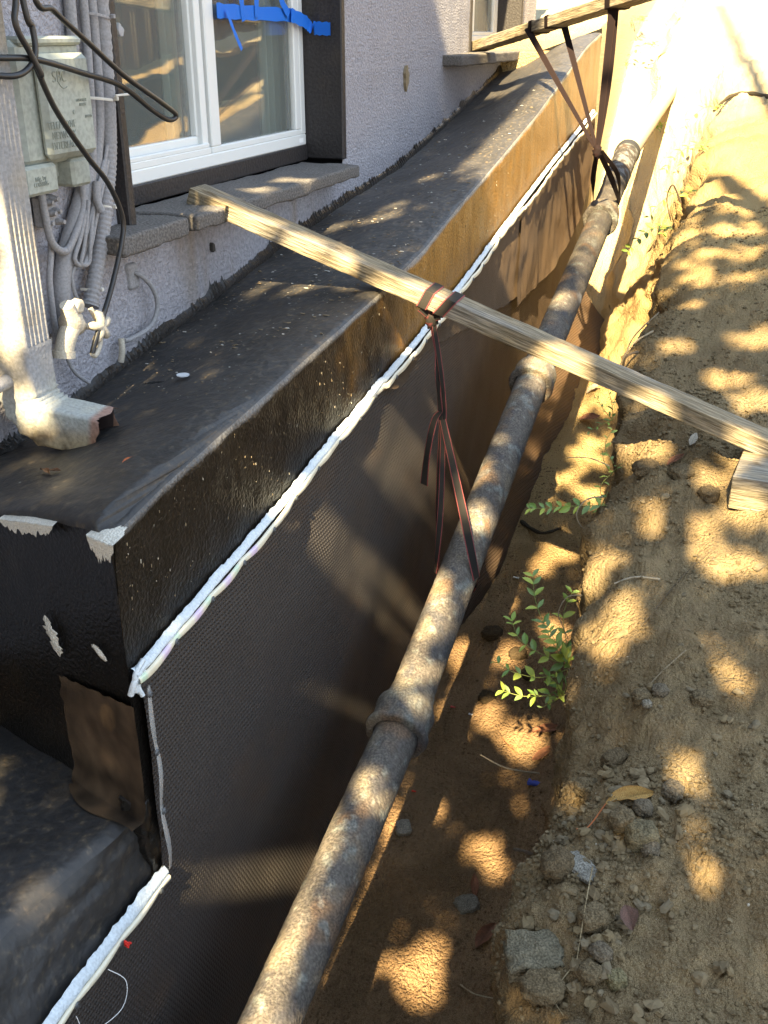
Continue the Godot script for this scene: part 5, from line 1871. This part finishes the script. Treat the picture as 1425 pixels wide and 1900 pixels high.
		var p := top_at(q[0], q[1], q[2] == 1)
		var mm: StandardMaterial3D = M.clod.duplicate()
		mm.albedo_color = q[8].linear_to_srgb()
		copy_mesh("stone" if q[9].contains("stone") or q[9].contains("pebble") or q[9].contains("chip") else "clod", m, mm, lay(p, q[7], 0.1, 0.1, q[4] * 0.35), q[9], "stone" if q[9].contains("stone") or q[9].contains("pebble") or q[9].contains("chip") else "clod", "stones and clods")
	# more small clods of the same make, nothing tells them apart
	var mesh0: Array = []
	for s in 5:
		mesh0.append(rock_mesh(360 + s, 1.0, 0.72, 0.9, 0.3 + 0.12 * s, 9, 6, 1.25))
	for s in 240:
		var x := rng.randf_range(-0.17, 0.14)
		var d := 1.0 + 1.3 * pow(rng.randf(), 1.3)
		if s < 150:
			x = -0.06 + rng.randfn() * 0.05
			d = 1.3 + rng.randfn() * 0.15
		var p := top_at(x, d)
		var r := 0.004 + 0.008 * pow(rng.randf(), 2.0)
		var tr := lay(p, rng.randf() * TAU, rng.randf_range(-0.5, 0.5), rng.randf_range(-0.5, 0.5), r * 0.3)
		tr.basis = tr.basis * Basis.from_scale(Vector3(r * rng.randf_range(0.9, 1.4), r, r * rng.randf_range(0.8, 1.1)))
		var mt: StandardMaterial3D = M["clod%d" % (s % 4)] if M.has("clod%d" % (s % 4)) else null
		if mt == null:
			mt = M.crumb.duplicate()
			mt.albedo_color = [L(0.2, 0.152, 0.085), L(0.165, 0.125, 0.072), L(0.19, 0.155, 0.1), L(0.22, 0.17, 0.1)][s % 4]
			M["clod%d" % (s % 4)] = mt
		copy_mesh("small_clod", mesh0[s % 5], mt, tr, "small crumb like clod of dry earth strewn on the bank", "clod", "small clods strewn on the bank")

	# twigs and roots: [points, radius, colour, label]
	var rc := Color(0.3, 0.24, 0.16)
	for q in [[[top_at(0.000, 1.750) + Vector3(0, 0.004, 0), top_at(-0.041, 1.681) + Vector3(0, 0.007, 0), top_at(-0.071, 1.627) + Vector3(0, 0.004, 0)], 0.0016, Color(0.34, 0.27, 0.17), "straight dry twig on the bank above the gravel"],
			[[top_at(-0.090, 1.264) + Vector3(0, 0.012, 0), top_at(-0.087, 1.190) + Vector3(0, 0.022, 0), top_at(-0.084, 1.124) + Vector3(0, 0.012, 0)], 0.0011, Color(0.42, 0.34, 0.2), "fine straw standing over the clods"],
			[[top_at(-0.091, 1.116) + Vector3(0, 0.006, 0), top_at(-0.107, 1.079) + Vector3(0, 0.008, 0), top_at(-0.096, 1.051) + Vector3(0, 0.005, 0)], 0.001, Color(0.4, 0.33, 0.2), "short straw in front of the large stone"],
			[[top_at(-0.069, 2.001) + Vector3(0, 0.005, 0), top_at(-0.124, 2.004) + Vector3(0, 0.01, 0), top_at(-0.165, 1.982) + Vector3(0, 0.012, 0)], 0.0028, Color(0.5, 0.42, 0.3), "pale stub of root lying on the bank's sunlit shoulder"],
			[[top_at(-0.136, 1.773) + Vector3(0, 0.004, 0), top_at(-0.082, 1.868) + Vector3(0, 0.005, 0), top_at(-0.028, 2.017) + Vector3(0, 0.006, 0), top_at(0.028, 2.102) + Vector3(0, 0.003, 0)], 0.0016, Color(0.17, 0.13, 0.085), "long brown rootlet creeping up the bank"],
			[[W(-0.2, 0.33, 1.7), W(-0.23, 0.36, 1.71), W(-0.26, 0.385, 1.695), W(-0.29, 0.4, 1.68)], 0.0055, Color(0.2, 0.16, 0.12), "broken root stub poking out of the bank's face"],
			[[W(-0.23, 0.88, 1.98), W(-0.26, 0.875, 1.97), W(-0.275, 0.84, 1.96), W(-0.265, 0.8, 1.97), W(-0.25, 0.77, 1.97)], 0.0015, rc, "pale rootlet curling out under the bank's edge"],
			[[W(-0.24, 0.98, 2.3), W(-0.275, 0.975, 2.28), W(-0.295, 0.94, 2.27), W(-0.28, 0.9, 2.28), W(-0.25, 0.88, 2.3)], 0.0018, Color(0.4, 0.33, 0.22), "pale looped root by the upper seedling"],
			[[W(-0.24, 1.02, 2.4), W(-0.29, 1.035, 2.4), W(-0.345, 1.03, 2.4)], 0.0017, Color(0.38, 0.31, 0.21), "straight pale root jutting into the trench above the seedling"],
			[[W(-0.255, 0.572, 1.734), W(-0.315, 0.619, 1.672), W(-0.365, 0.658, 1.648)], 0.0022, rc, "thin root among the lower seedlings"],
			[[W(-0.245, 1.175, 2.901), W(-0.275, 1.162, 2.875), W(-0.285, 1.071, 2.912), W(-0.265, 0.990, 2.902)], 0.004, Color(0.2, 0.15, 0.1), "dark root arching out of the bank behind the beam"],
			[[W(-0.22, 1.2, 3.05), W(-0.27, 1.17, 3.0), W(-0.3, 1.1, 3.0), W(-0.31, 1.0, 3.05)], 0.003, Color(0.4, 0.33, 0.22), "pale root hanging from the bank behind the beam"],
			[[W(-0.22, 1.22, 3.2), W(-0.28, 1.16, 3.12), W(-0.3, 1.09, 3.1), W(-0.31, 1.0, 3.08)], 0.0022, rc, "fine root hanging from the bank beside the pale one"],
			[[W(-0.28, 1.35, 4.6), W(-0.32, 1.42, 4.6), W(-0.34, 1.36, 4.62), W(-0.31, 1.27, 4.6)], 0.004, Color(0.08, 0.06, 0.045), "dark wiry root looped out of the far bank"],
			[[W(0.02, 1.68, 6.3), W(-0.1, 1.69, 6.5), W(-0.2, 1.67, 6.5), W(-0.27, 1.6, 6.4)], 0.014, Color(0.07, 0.055, 0.04), "thick dark root sticking out of the far bank"],
			[[top_at(-0.4, 1.72, true) + Vector3(0, 0.006, 0), top_at(-0.36, 1.68, true) + Vector3(0, 0.02, 0), top_at(-0.31, 1.66, true) + Vector3(0, 0.01, 0)], 0.0022, Color(0.45, 0.37, 0.24), "pale straw at the bottom of the trench"],
			[[top_at(-0.72, 3.8, true) + Vector3(0, 0.01, 0), top_at(-0.62, 3.72, true) + Vector3(0, 0.025, 0), top_at(-0.55, 3.75, true) + Vector3(0, 0.01, 0)], 0.009, Color(0.07, 0.055, 0.04), "dark stick on the trench floor near the board's foot"],
			[[W(-0.99, 1.279, 1.5), W(-0.96, 1.285, 1.49), W(-0.94, 1.287, 1.47)], 0.0014, Color(0.5, 0.45, 0.36), "pale splinter on the ledge before the downspout's mouth"]]:
		var tb := MB.new()
		tb.col = q[2]
		var path := curve(q[0], 6)
		var rad: Array = []
		for j in path.size():
			rad.append(q[1] * (1.0 - 0.45 * j / path.size()) * (1.0 + 0.18 * sin(j * 1.7)))
		tb.tube(path, rad, 7)
		solo("root" if q[3].contains("root") else "twig", tb, M.root, q[3], "root" if q[3].contains("root") else "twig", "roots and twigs")

	# scraps
	var cap := MB.new()
	cap.col = Color(0.5, 0.52, 0.54)
	var cc := W(-1.117, lerpf(tab(INNER, 1.87), tab(OUTER, 1.87), 0.55) + 0.006, 1.87)
	cap.tube(PackedVector3Array([cc, cc + Vector3(0, 0.002, 0)]), 0.014, 20)
	solo("plastic_disc", cap, M.plain, "small round white plastic disc on the black ledge", "plastic disc")
	for q in [[-0.37, 2.4, 0.02, Color(0.05, 0.07, 0.3), "scrap of blue plastic by the foot of the bank"], [-0.71, 2.3, 0.007, Color(0.6, 0.04, 0.02), "bright red chip on the trench floor near the first bell"], [-0.7, 2.7, 0.009, Color(0.5, 0.08, 0.06), "dull red chip under the pipe beyond the first bell"], [-0.715, 1.5, 0.007, Color(0.65, 0.06, 0.03), "red chip at the bottom edge beside the pipe"], [-0.635, 2.68, 0.007, Color(0.7, 0.72, 0.75), "tiny white scrap on the dark trench floor"], [-0.66, 3.45, 0.011, Color(0.7, 0.68, 0.6), "white scrap on the floor above the seedlings"]]:
		var p := top_at(q[0], q[1], true)
		var sc := MB.new()
		sc.col = q[3]
		sc.rbox(p + Vector3(-q[2], 0.001, -q[2] * 0.4), p + Vector3(q[2], 0.001 + q[2] * 0.5, q[2] * 0.4), q[2] * 0.2, Vector3i(4, 3, 3), q[2] * 0.3, noise(95, 70.0, 2))
		solo("scrap", sc, M.plain, q[4], "scrap")
	# light grit and torn flecks that lie on the ledge
	var gm := rock_mesh(390, 1.0, 0.4, 0.8, 0.3, 8, 5)
	var pl: Array = []
	var ti: Array = []
	for s in 5000:
		var d := 1.2 + 3.6 * pow(rng.randf(), 1.6)
		var x := rng.randf_range(-1.34, -0.87)
		if d < end_d(x) + 0.02:
			continue
		var y := lerpf(tab(INNER, d), tab(OUTER, d), smoothstep(0.05, 1.0, (x + 1.4) / 0.54))
		var r := 0.0006 + 0.003 * pow(rng.randf(), 8.0)
		pl.append(Transform3D(Basis(Vector3.UP, rng.randf() * TAU).scaled(Vector3(r * rng.randf_range(1.0, 3.5), r, r)), W(x, y + 0.001, d)))
		ti.append(Color(0.6, 0.58, 0.52) if rng.randf() < 0.3 else Color(0.26, 0.2, 0.13))
	for s in 500:
		var d := 1.2 + 2.6 * pow(rng.randf(), 1.3)
		var y := tab(OUTER, d) - 0.02 - 0.2 * rng.randf()
		var r := 0.0005 + 0.0016 * pow(rng.randf(), 4.0)
		pl.append(Transform3D(Basis(Vector3.RIGHT, rng.randf_range(-0.5, 0.5)).scaled(Vector3(r * 0.5, r * rng.randf_range(1.0, 6.0), r)), W(FACE_X + 0.003, y, d)))
		ti.append(Color(0.5, 0.46, 0.36) if rng.randf() < 0.4 else Color(0.3, 0.24, 0.15))
	scatter("ledge_grit", gm, M.crumb, pl, ti)
	get_child(get_child_count() - 1).set_meta("label", "pale grit and flecks scattered on the black ledge")


# ---------------------------------------------------------------- seedlings on the bank's face
func blade(lng: float, wid: float) -> ArrayMesh:
	var P := PackedVector3Array()
	for j in 7:
		var t := j / 6.0
		var half := wid * 0.5 * pow(sin(PI * clampf(t, 0.02, 0.98)), 0.8)
		for i in 5:
			var u := lerpf(-1.0, 1.0, i / 4.0)
			P.append(Vector3(t * lng, absf(u) * half * 0.35 - 0.25 * lng * t * t, u * half))
	return MB.new().grid(P, 5, 7, true).done()


var blades: Array = []


func seedling(label: String, base: Vector3, stems: Array, lng: float, gap: float, tone: int) -> void:
	if blades.is_empty():
		for s in 3:
			blades.append(blade([1.0, 1.0, 1.0][s], [0.42, 0.5, 0.36][s]))
		for s in 4:
			var m: StandardMaterial3D = M.leaf.duplicate()
			m.albedo_color = [L(0.22, 0.3, 0.045), L(0.13, 0.22, 0.04), L(0.32, 0.37, 0.05), L(0.15, 0.23, 0.06)][s]
			M["blade%d" % s] = m
	var o := thing("seedling", label, "seedling", base, "leafy seedlings growing from the trench bank")
	for st in stems:
		var path := curve(st, 8)
		var sm := MB.new()
		sm.col = Color(0.2, 0.22, 0.06)
		var rad: Array = []
		for j in path.size():
			rad.append(0.0014 * (1.0 - 0.6 * j / path.size()))
		sm.tube(path, rad, 5)
		part("stem", sm, M.plain, o)
		var run := 0.0
		var next := gap * 0.6
		var sd := 1.0
		for j in range(1, path.size()):
			run += path[j].distance_to(path[j - 1])
			if run < next and j < path.size() - 1:
				continue
			next = run + gap * rng.randf_range(0.8, 1.25)
			var tg := (path[j] - path[j - 1]).normalized()
			var side := tg.cross(Vector3(0.15, 1, 0.35)).normalized()
			for z in ([1.0, -1.0] if tone != 1 else [sd]):
				var dir: Vector3 = (tg * 0.55 + side * z * 0.85 + Vector3(0, 0.25, 0.1) + Vector3(rng.randfn(), rng.randfn(), rng.randfn()) * 0.16).normalized()
				var nrm := (Vector3(0.1, 1, 0.45) + Vector3(rng.randfn(), rng.randfn(), rng.randfn()) * 0.3)
				nrm = (nrm - dir * nrm.dot(dir)).normalized()
				var k := lng * rng.randf_range(0.75, 1.2) * lerpf(1.0, 0.7, float(j) / path.size())
				var lf := MeshInstance3D.new()
				lf.mesh = blades[rng.randi() % 3]
				lf.material_override = M["blade%d" % rng.randi_range(0, 3)]
				var c := 0
				for ch in o.get_children():
					if String(ch.name).begins_with("leaf"):
						c += 1
				lf.name = "leaf" if c == 0 else "leaf_%03d" % c
				lf.transform = Transform3D(Basis(dir * k, nrm * k, dir.cross(nrm) * k), path[j] - base)
				o.add_child(lf, true)
			sd = -sd


func plants() -> void:
	# the long sprig that reaches across the trench
	var a := W(-0.260, 0.928, 2.321)
	seedling("long leafy green sprig reaching level from the bank towards the pipe", a, [[a + Vector3(0.03, 0.02, 0), a + Vector3(-0.06, 0.0, -0.01), a + Vector3(-0.11, -0.008, 0.0), a + Vector3(-0.155, -0.012, 0.01)]], 0.032, 0.021, 0)
	var b := W(-0.240, 0.975, 2.465)
	seedling("tuft of small yellow green shoots high on the bank's edge", b, [[b, b + Vector3(-0.02, 0.03, 0.01), b + Vector3(-0.03, 0.06, 0.0)], [b, b + Vector3(0.01, 0.02, 0.02), b + Vector3(0.02, 0.04, 0.04)], [b, b + Vector3(-0.02, -0.02, 0.04), b + Vector3(-0.01, -0.04, 0.08)], [b + Vector3(0, -0.03, 0.05), b + Vector3(-0.01, -0.06, 0.09), b + Vector3(-0.02, -0.1, 0.12)], [b + Vector3(0, 0.02, -0.02), b + Vector3(-0.03, 0.05, -0.06), b + Vector3(-0.02, 0.08, -0.1)]], 0.022, 0.018, 1)
	var c := W(-0.245, 0.66, 2.02)
	seedling("bushy green seedling with many stems low on the bank's face", c, [[c, c + Vector3(-0.05, 0.05, -0.02), c + Vector3(-0.1, 0.12, -0.06), c + Vector3(-0.12, 0.17, -0.1)], [c, c + Vector3(-0.06, 0.02, 0), c + Vector3(-0.12, 0.05, 0.0), c + Vector3(-0.15, 0.08, -0.03)], [c, c + Vector3(-0.06, -0.02, 0.03), c + Vector3(-0.12, 0.0, 0.06), c + Vector3(-0.16, 0.01, 0.05)], [c, c + Vector3(-0.03, -0.05, 0.04), c + Vector3(-0.09, -0.06, 0.06), c + Vector3(-0.14, -0.05, 0.07)], [c, c + Vector3(-0.02, 0.03, -0.05), c + Vector3(-0.04, 0.08, -0.1), c + Vector3(-0.03, 0.12, -0.14)], [c, c + Vector3(-0.02, 0.05, 0.02), c + Vector3(-0.06, 0.1, 0.0)]], 0.034, 0.028, 2)
	var d := W(-0.25, 0.61, 1.98)
	seedling("yellow green tuft of fine shoots below the bushy seedling", d, [[d, d + Vector3(-0.01, 0.03, 0.02), d + Vector3(-0.02, 0.07, 0.03)], [d, d + Vector3(-0.02, 0.03, 0.0), d + Vector3(-0.05, 0.05, 0.0)], [d, d + Vector3(-0.02, -0.01, 0.02), d + Vector3(-0.04, -0.01, 0.05)], [d, d + Vector3(0.005, 0.04, 0.0), d + Vector3(0.0, 0.09, -0.02)], [d, d + Vector3(-0.03, 0.01, 0.03), d + Vector3(-0.07, 0.02, 0.05)]], 0.02, 0.022, 1)
	var e := W(-0.295, 0.968, 2.889)
	seedling("small green tuft on the bank seen under the near beam", e, [[e, e + Vector3(-0.03, 0.03, 0), e + Vector3(-0.05, 0.06, 0.0)], [e, e + Vector3(-0.03, -0.01, 0.03), e + Vector3(-0.06, -0.03, 0.04)], [e, e + Vector3(-0.01, 0.04, -0.03), e + Vector3(-0.03, 0.08, -0.05)]], 0.02, 0.013, 1)
	# sun bleached weeds on the far slope
	var k := 0
	for q in [[W(-0.28, 1.47, 5.5), "dark leafy sprig hanging over the far end of the bank"], [W(-0.3, 1.3, 5.1), "sprig with paired leaves on the far sunlit bank"], [W(-0.4, 1.1, 5.3), "drooping sprig low on the far sunlit bank"], [W(-0.27, 1.6, 6.3), "sprig at the crest of the far bank"], [W(-0.62, 1.45, 6.9), "sprig on the slope beside the buried pipe"], [W(-0.78, 1.9, 7.6), "weed tuft on the bright slope behind the pipe"], [W(-0.9, 2.05, 7.9), "weed tuft on the bright slope beyond the ledge"]]:
		k += 1
		var p: Vector3 = q[0]
		seedling(q[1], p, [[p + Vector3(0.06, 0.02, -0.02), p + Vector3(-0.03, 0.03, 0.02), p + Vector3(-0.1, -0.02, 0.06), p + Vector3(-0.14, -0.08, 0.08)], [p, p + Vector3(0.03, 0.04, 0.05), p + Vector3(0.02, 0.02, 0.12)]], 0.045, 0.04, 0 if k % 2 else 1)


# ---------------------------------------------------------------- fence on the bank, seen in the window glass
func fence() -> void:
	var o := thing("board_fence", "reddish brown board fence along the top of the bank", "fence", W(0.42, 1.7, 6.0))
	var d := 4.4
	var fr := RandomNumberGenerator.new()
	fr.seed = 5
	while d < 8.6:
		var x := 0.42 + 0.004 * fr.randfn()
		var y0 := 1.755 + 0.145 * (d - 5.3)
		var b := MB.new()
		var s := fr.randf_range(0.8, 1.15)
		b.col = Color(0.17 * s, 0.075 * s, 0.037 * s)
		wbox(b, x - 0.01, x + 0.01, y0, y0 + 1.75 + 0.01 * fr.randfn(), d, d + 0.128, 0.003)
		part("board", b, M.fence, o)
		d += 0.152 + 0.003 * fr.randfn()
	for q in [0.3, 1.45]:
		var r := MB.new()
		r.col = Color(0.22, 0.12, 0.07)
		for s in 7:
			var da := 4.4 + s * 0.6
			var db := da + 0.6
			var ya: float = 1.755 + 0.145 * (da - 5.3) + q
			var yb: float = 1.755 + 0.145 * (db - 5.3) + q
			r.quad(W(0.432, ya, da), W(0.432, yb, db), W(0.432, yb + 0.09, db), W(0.432, ya + 0.09, da), Vector3.RIGHT)
			r.quad(W(0.47, ya, da), W(0.47, yb, db), W(0.47, yb + 0.09, db), W(0.47, ya + 0.09, da), Vector3.RIGHT)
			r.quad(W(0.432, ya + 0.09, da), W(0.432, yb + 0.09, db), W(0.47, yb + 0.09, db), W(0.47, ya + 0.09, da), Vector3.UP)
		part("rail", r, M.fence, o)


# ---------------------------------------------------------------- the tree behind the photographer that shades the near ground
# gaps between its leaves, measured across the sun's rays: [u, v, half width, half height]
var GAPS := [
	[0.208,2.169,0.051,0.049],[0.291,2.079,0.058,0.033],[0.172,2.230,0.033,0.033],[0.189,2.001,0.025,0.023],[0.203,1.908,0.016,0.028],
	[0.270,1.796,0.025,0.022],[0.242,1.715,0.024,0.018],[0.251,1.680,0.017,0.015],[0.214,1.604,0.015,0.015],[0.328,2.231,0.037,0.035],
	[0.266,2.338,0.052,0.026],[0.185,2.435,0.033,0.014],[0.081,1.912,0.038,0.038],[0.050,1.868,0.028,0.028],[0.017,2.052,0.036,0.031],
	[0.424,2.944,0.055,0.035],[0.403,2.650,0.058,0.046],[0.341,2.752,0.039,0.030],[0.298,3.393,0.049,0.022],[0.341,3.523,0.047,0.019],
	[0.265,3.754,0.062,0.029],[0.383,3.737,0.049,0.029],[0.534,3.771,0.049,0.033],[0.270,3.160,0.035,0.021],[0.213,2.908,0.029,0.013],
	[0.436,3.343,0.033,0.018],[0.175,3.881,0.065,0.043],[0.139,2.400,0.022,0.013],[-0.395,2.017,0.046,0.050],[-0.235,2.023,0.023,0.038],
	[-0.464,1.241,0.020,0.073],[-0.472,1.094,0.019,0.082],[-0.483,0.985,0.015,0.065],[-0.199,1.390,0.039,0.042],[-0.313,1.096,0.056,0.074],
	[-0.115,1.732,0.038,0.051],[-0.170,1.724,0.024,0.038],[-0.103,2.547,0.061,0.056],[-0.165,2.447,0.034,0.034],[-0.321,2.449,0.039,0.034],
	[-0.091,2.147,0.055,0.039],[-0.045,3.093,0.069,0.034],[-0.020,2.881,0.066,0.028],[-0.390,1.796,0.036,0.046],[-0.466,1.401,0.028,0.028],
	[-0.265,1.795,0.025,0.032],[-0.298,2.251,0.028,0.025],[-0.357,1.928,0.032,0.035],[-0.376,1.699,0.031,0.026],[-0.397,1.500,0.027,0.025],
	[-0.319,2.292,0.017,0.029],[-0.176,3.309,0.035,0.031],[-0.204,2.919,0.027,0.038],[-0.899,2.829,0.055,0.022],[-0.769,2.776,0.061,0.024],
	[-0.654,2.753,0.022,0.013],[-0.541,2.696,0.059,0.024],[-0.444,2.675,0.053,0.027],[0.100,2.458,0.042,0.026],[0.345,2.417,0.028,0.013],
	[-0.972,2.851,0.033,0.016],[0.340,2.381,0.023,0.015],[-0.931,3.212,0.072,0.014],[-1.000,3.084,0.031,0.009],[-0.949,2.762,0.026,0.010],
	[-0.661,3.595,0.036,0.016],[-0.709,3.334,0.029,0.015],[-0.779,2.966,0.031,0.012],[-0.725,3.246,0.053,0.021],[-0.806,2.763,0.029,0.011],
	[-0.765,2.923,0.032,0.013],[-0.585,2.340,0.034,0.034],[-0.563,2.405,0.034,0.034],[-0.620,2.068,0.034,0.034],[-0.541,2.076,0.034,0.034],
	[-0.591,2.025,0.034,0.034],[-0.662,1.280,0.034,0.034],[-0.630,1.266,0.034,0.034],[-0.518,2.480,0.034,0.034],[-1.079,2.397,0.014,0.059],
	[-1.077,2.300,0.014,0.021],[-1.065,2.319,0.017,0.017],[-1.061,2.335,0.018,0.013],[-1.048,2.344,0.007,0.014],[-1.052,2.755,0.031,0.010],
	[-1.081,2.114,0.021,0.015],[-1.085,2.235,0.016,0.030]
]


func at_sun(u: float, v: float, w: float) -> Vector3:
	return U * u + V * v - SUN.normalized() * w


func tree() -> void:
	var o := thing("shade_tree", "broad leafy tree standing on the bank behind the viewer", "tree", W(1.5, 0.4, -3.4))
	var trunk := [W(1.5, 0.3, -3.4), W(1.45, 1.4, -3.35), W(1.3, 2.6, -3.1), W(0.9, 3.8, -2.7)]
	var tp := curve(trunk, 8)
	var rad: Array = []
	for j in tp.size():
		rad.append(lerpf(0.16, 0.09, float(j) / tp.size()))
	part("trunk", MB.new().tube(tp, rad, 14), M.bark, o)
	for q in [[at_sun(-0.3, 1.6, 4.6), at_sun(-1.2, 2.6, 4.7)], [at_sun(0.2, 1.9, 4.8), at_sun(0.3, 3.1, 4.9)], [at_sun(-0.6, 1.0, 4.6), at_sun(-1.5, 1.3, 4.8)], [at_sun(0.7, 1.3, 4.8), at_sun(1.1, 2.3, 4.9)], [at_sun(0.82, 3.5, 4.7), at_sun(0.77, 4.6, 4.6), at_sun(0.725, 5.3, 4.6), at_sun(0.66, 6.26, 4.6), at_sun(0.57, 7.3, 4.7)], [at_sun(0.6, 3.4, 4.9), at_sun(0.46, 4.25, 4.8), at_sun(0.31, 4.355, 4.8), at_sun(0.09, 4.3, 4.8), at_sun(-0.14, 4.22, 4.8)]]:
		var pts: Array = [tp[-1]]
		pts.append_array(q)
		var lp := curve(pts, 8)
		var lr: Array = []
		for j in lp.size():
			lr.append(lerpf(0.07, 0.018, float(j) / lp.size()))
		part("limb", MB.new().tube(lp, lr, 9), M.bark, o)
	var lf := MB.new()
	lf.quad(Vector3(0, 0, 0), Vector3(0.5, 0.1, 0.24), Vector3(1, -0.06, 0), Vector3(0.5, 0.1, -0.24), Vector3.UP)
	var places: Array = []
	var tints: Array = []
	var tr := RandomNumberGenerator.new()
	tr.seed = 4
	var edge := noise(15, 1.0, 3)
	while places.size() < 92000:
		var u := tr.randf_range(-1.9, 1.3)
		var v := tr.randf_range(0.0, 4.8)
		var lim := 3.35 + 0.25 * edge.get_noise_1d(u * 3.0) + (0.65 if u < -0.8 else 0.0) + 0.5 * smoothstep(0.05, 0.22, u)
		if v > lim + absf(tr.randfn()) * 0.1 and not (v < 4.65 + 0.2 * edge.get_noise_1d(u * 5.0) and u < -0.98 + 0.17 * (v - 1.2)):
			continue
		if v > (3.3 if u > 0.1 else 2.75) and u > -0.3 and u < 0.6 and edge.get_noise_2d(u * 7.0, v * 7.0) > 0.12:
			continue
		var size := tr.randf_range(0.05, 0.085)
		var open: bool = v < 3.3 and edge.get_noise_2d(u * 8.0 + 40.0, v * 8.0) > 0.42
		for g in GAPS:
			var du: float = (u - g[0]) / (g[2] + 0.022)
			var dv: float = (v - g[1]) / (g[3] + 0.022)
			if du * du + dv * dv < 1.05 + 1.3 * edge.get_noise_2d(u * 13.0, v * 13.0):
				open = true
				break
		if open:
			continue
		var dir := Vector3(tr.randfn(), tr.randfn() * 0.6 - 0.3, tr.randfn()).normalized()
		var nn := (-SUN.normalized() + Vector3(tr.randfn(), tr.randfn(), tr.randfn()) * 0.45)
		nn = (nn - dir * nn.dot(dir)).normalized()
		var p := at_sun(u, v, tr.randf_range(4.0, 5.2)) - dir * size * 0.5
		places.append(Transform3D(Basis(dir * size, nn * size, dir.cross(nn) * size), p))
		tints.append(Color(0.06, 0.1, 0.025).lerp(Color(0.1, 0.15, 0.04), tr.randf()))
	var mm := MultiMesh.new()
	mm.transform_format = MultiMesh.TRANSFORM_3D
	mm.use_colors = true
	mm.mesh = lf.done()
	mm.instance_count = places.size()
	for i in places.size():
		mm.set_instance_transform(i, Transform3D(places[i].basis, places[i].origin - o.position))
		mm.set_instance_color(i, tints[i])
	var mi := MultiMeshInstance3D.new()
	mi.name = "foliage"
	mi.multimesh = mm
	mi.material_override = M.leaf
	mi.set_meta("kind", "stuff")
	o.add_child(mi)
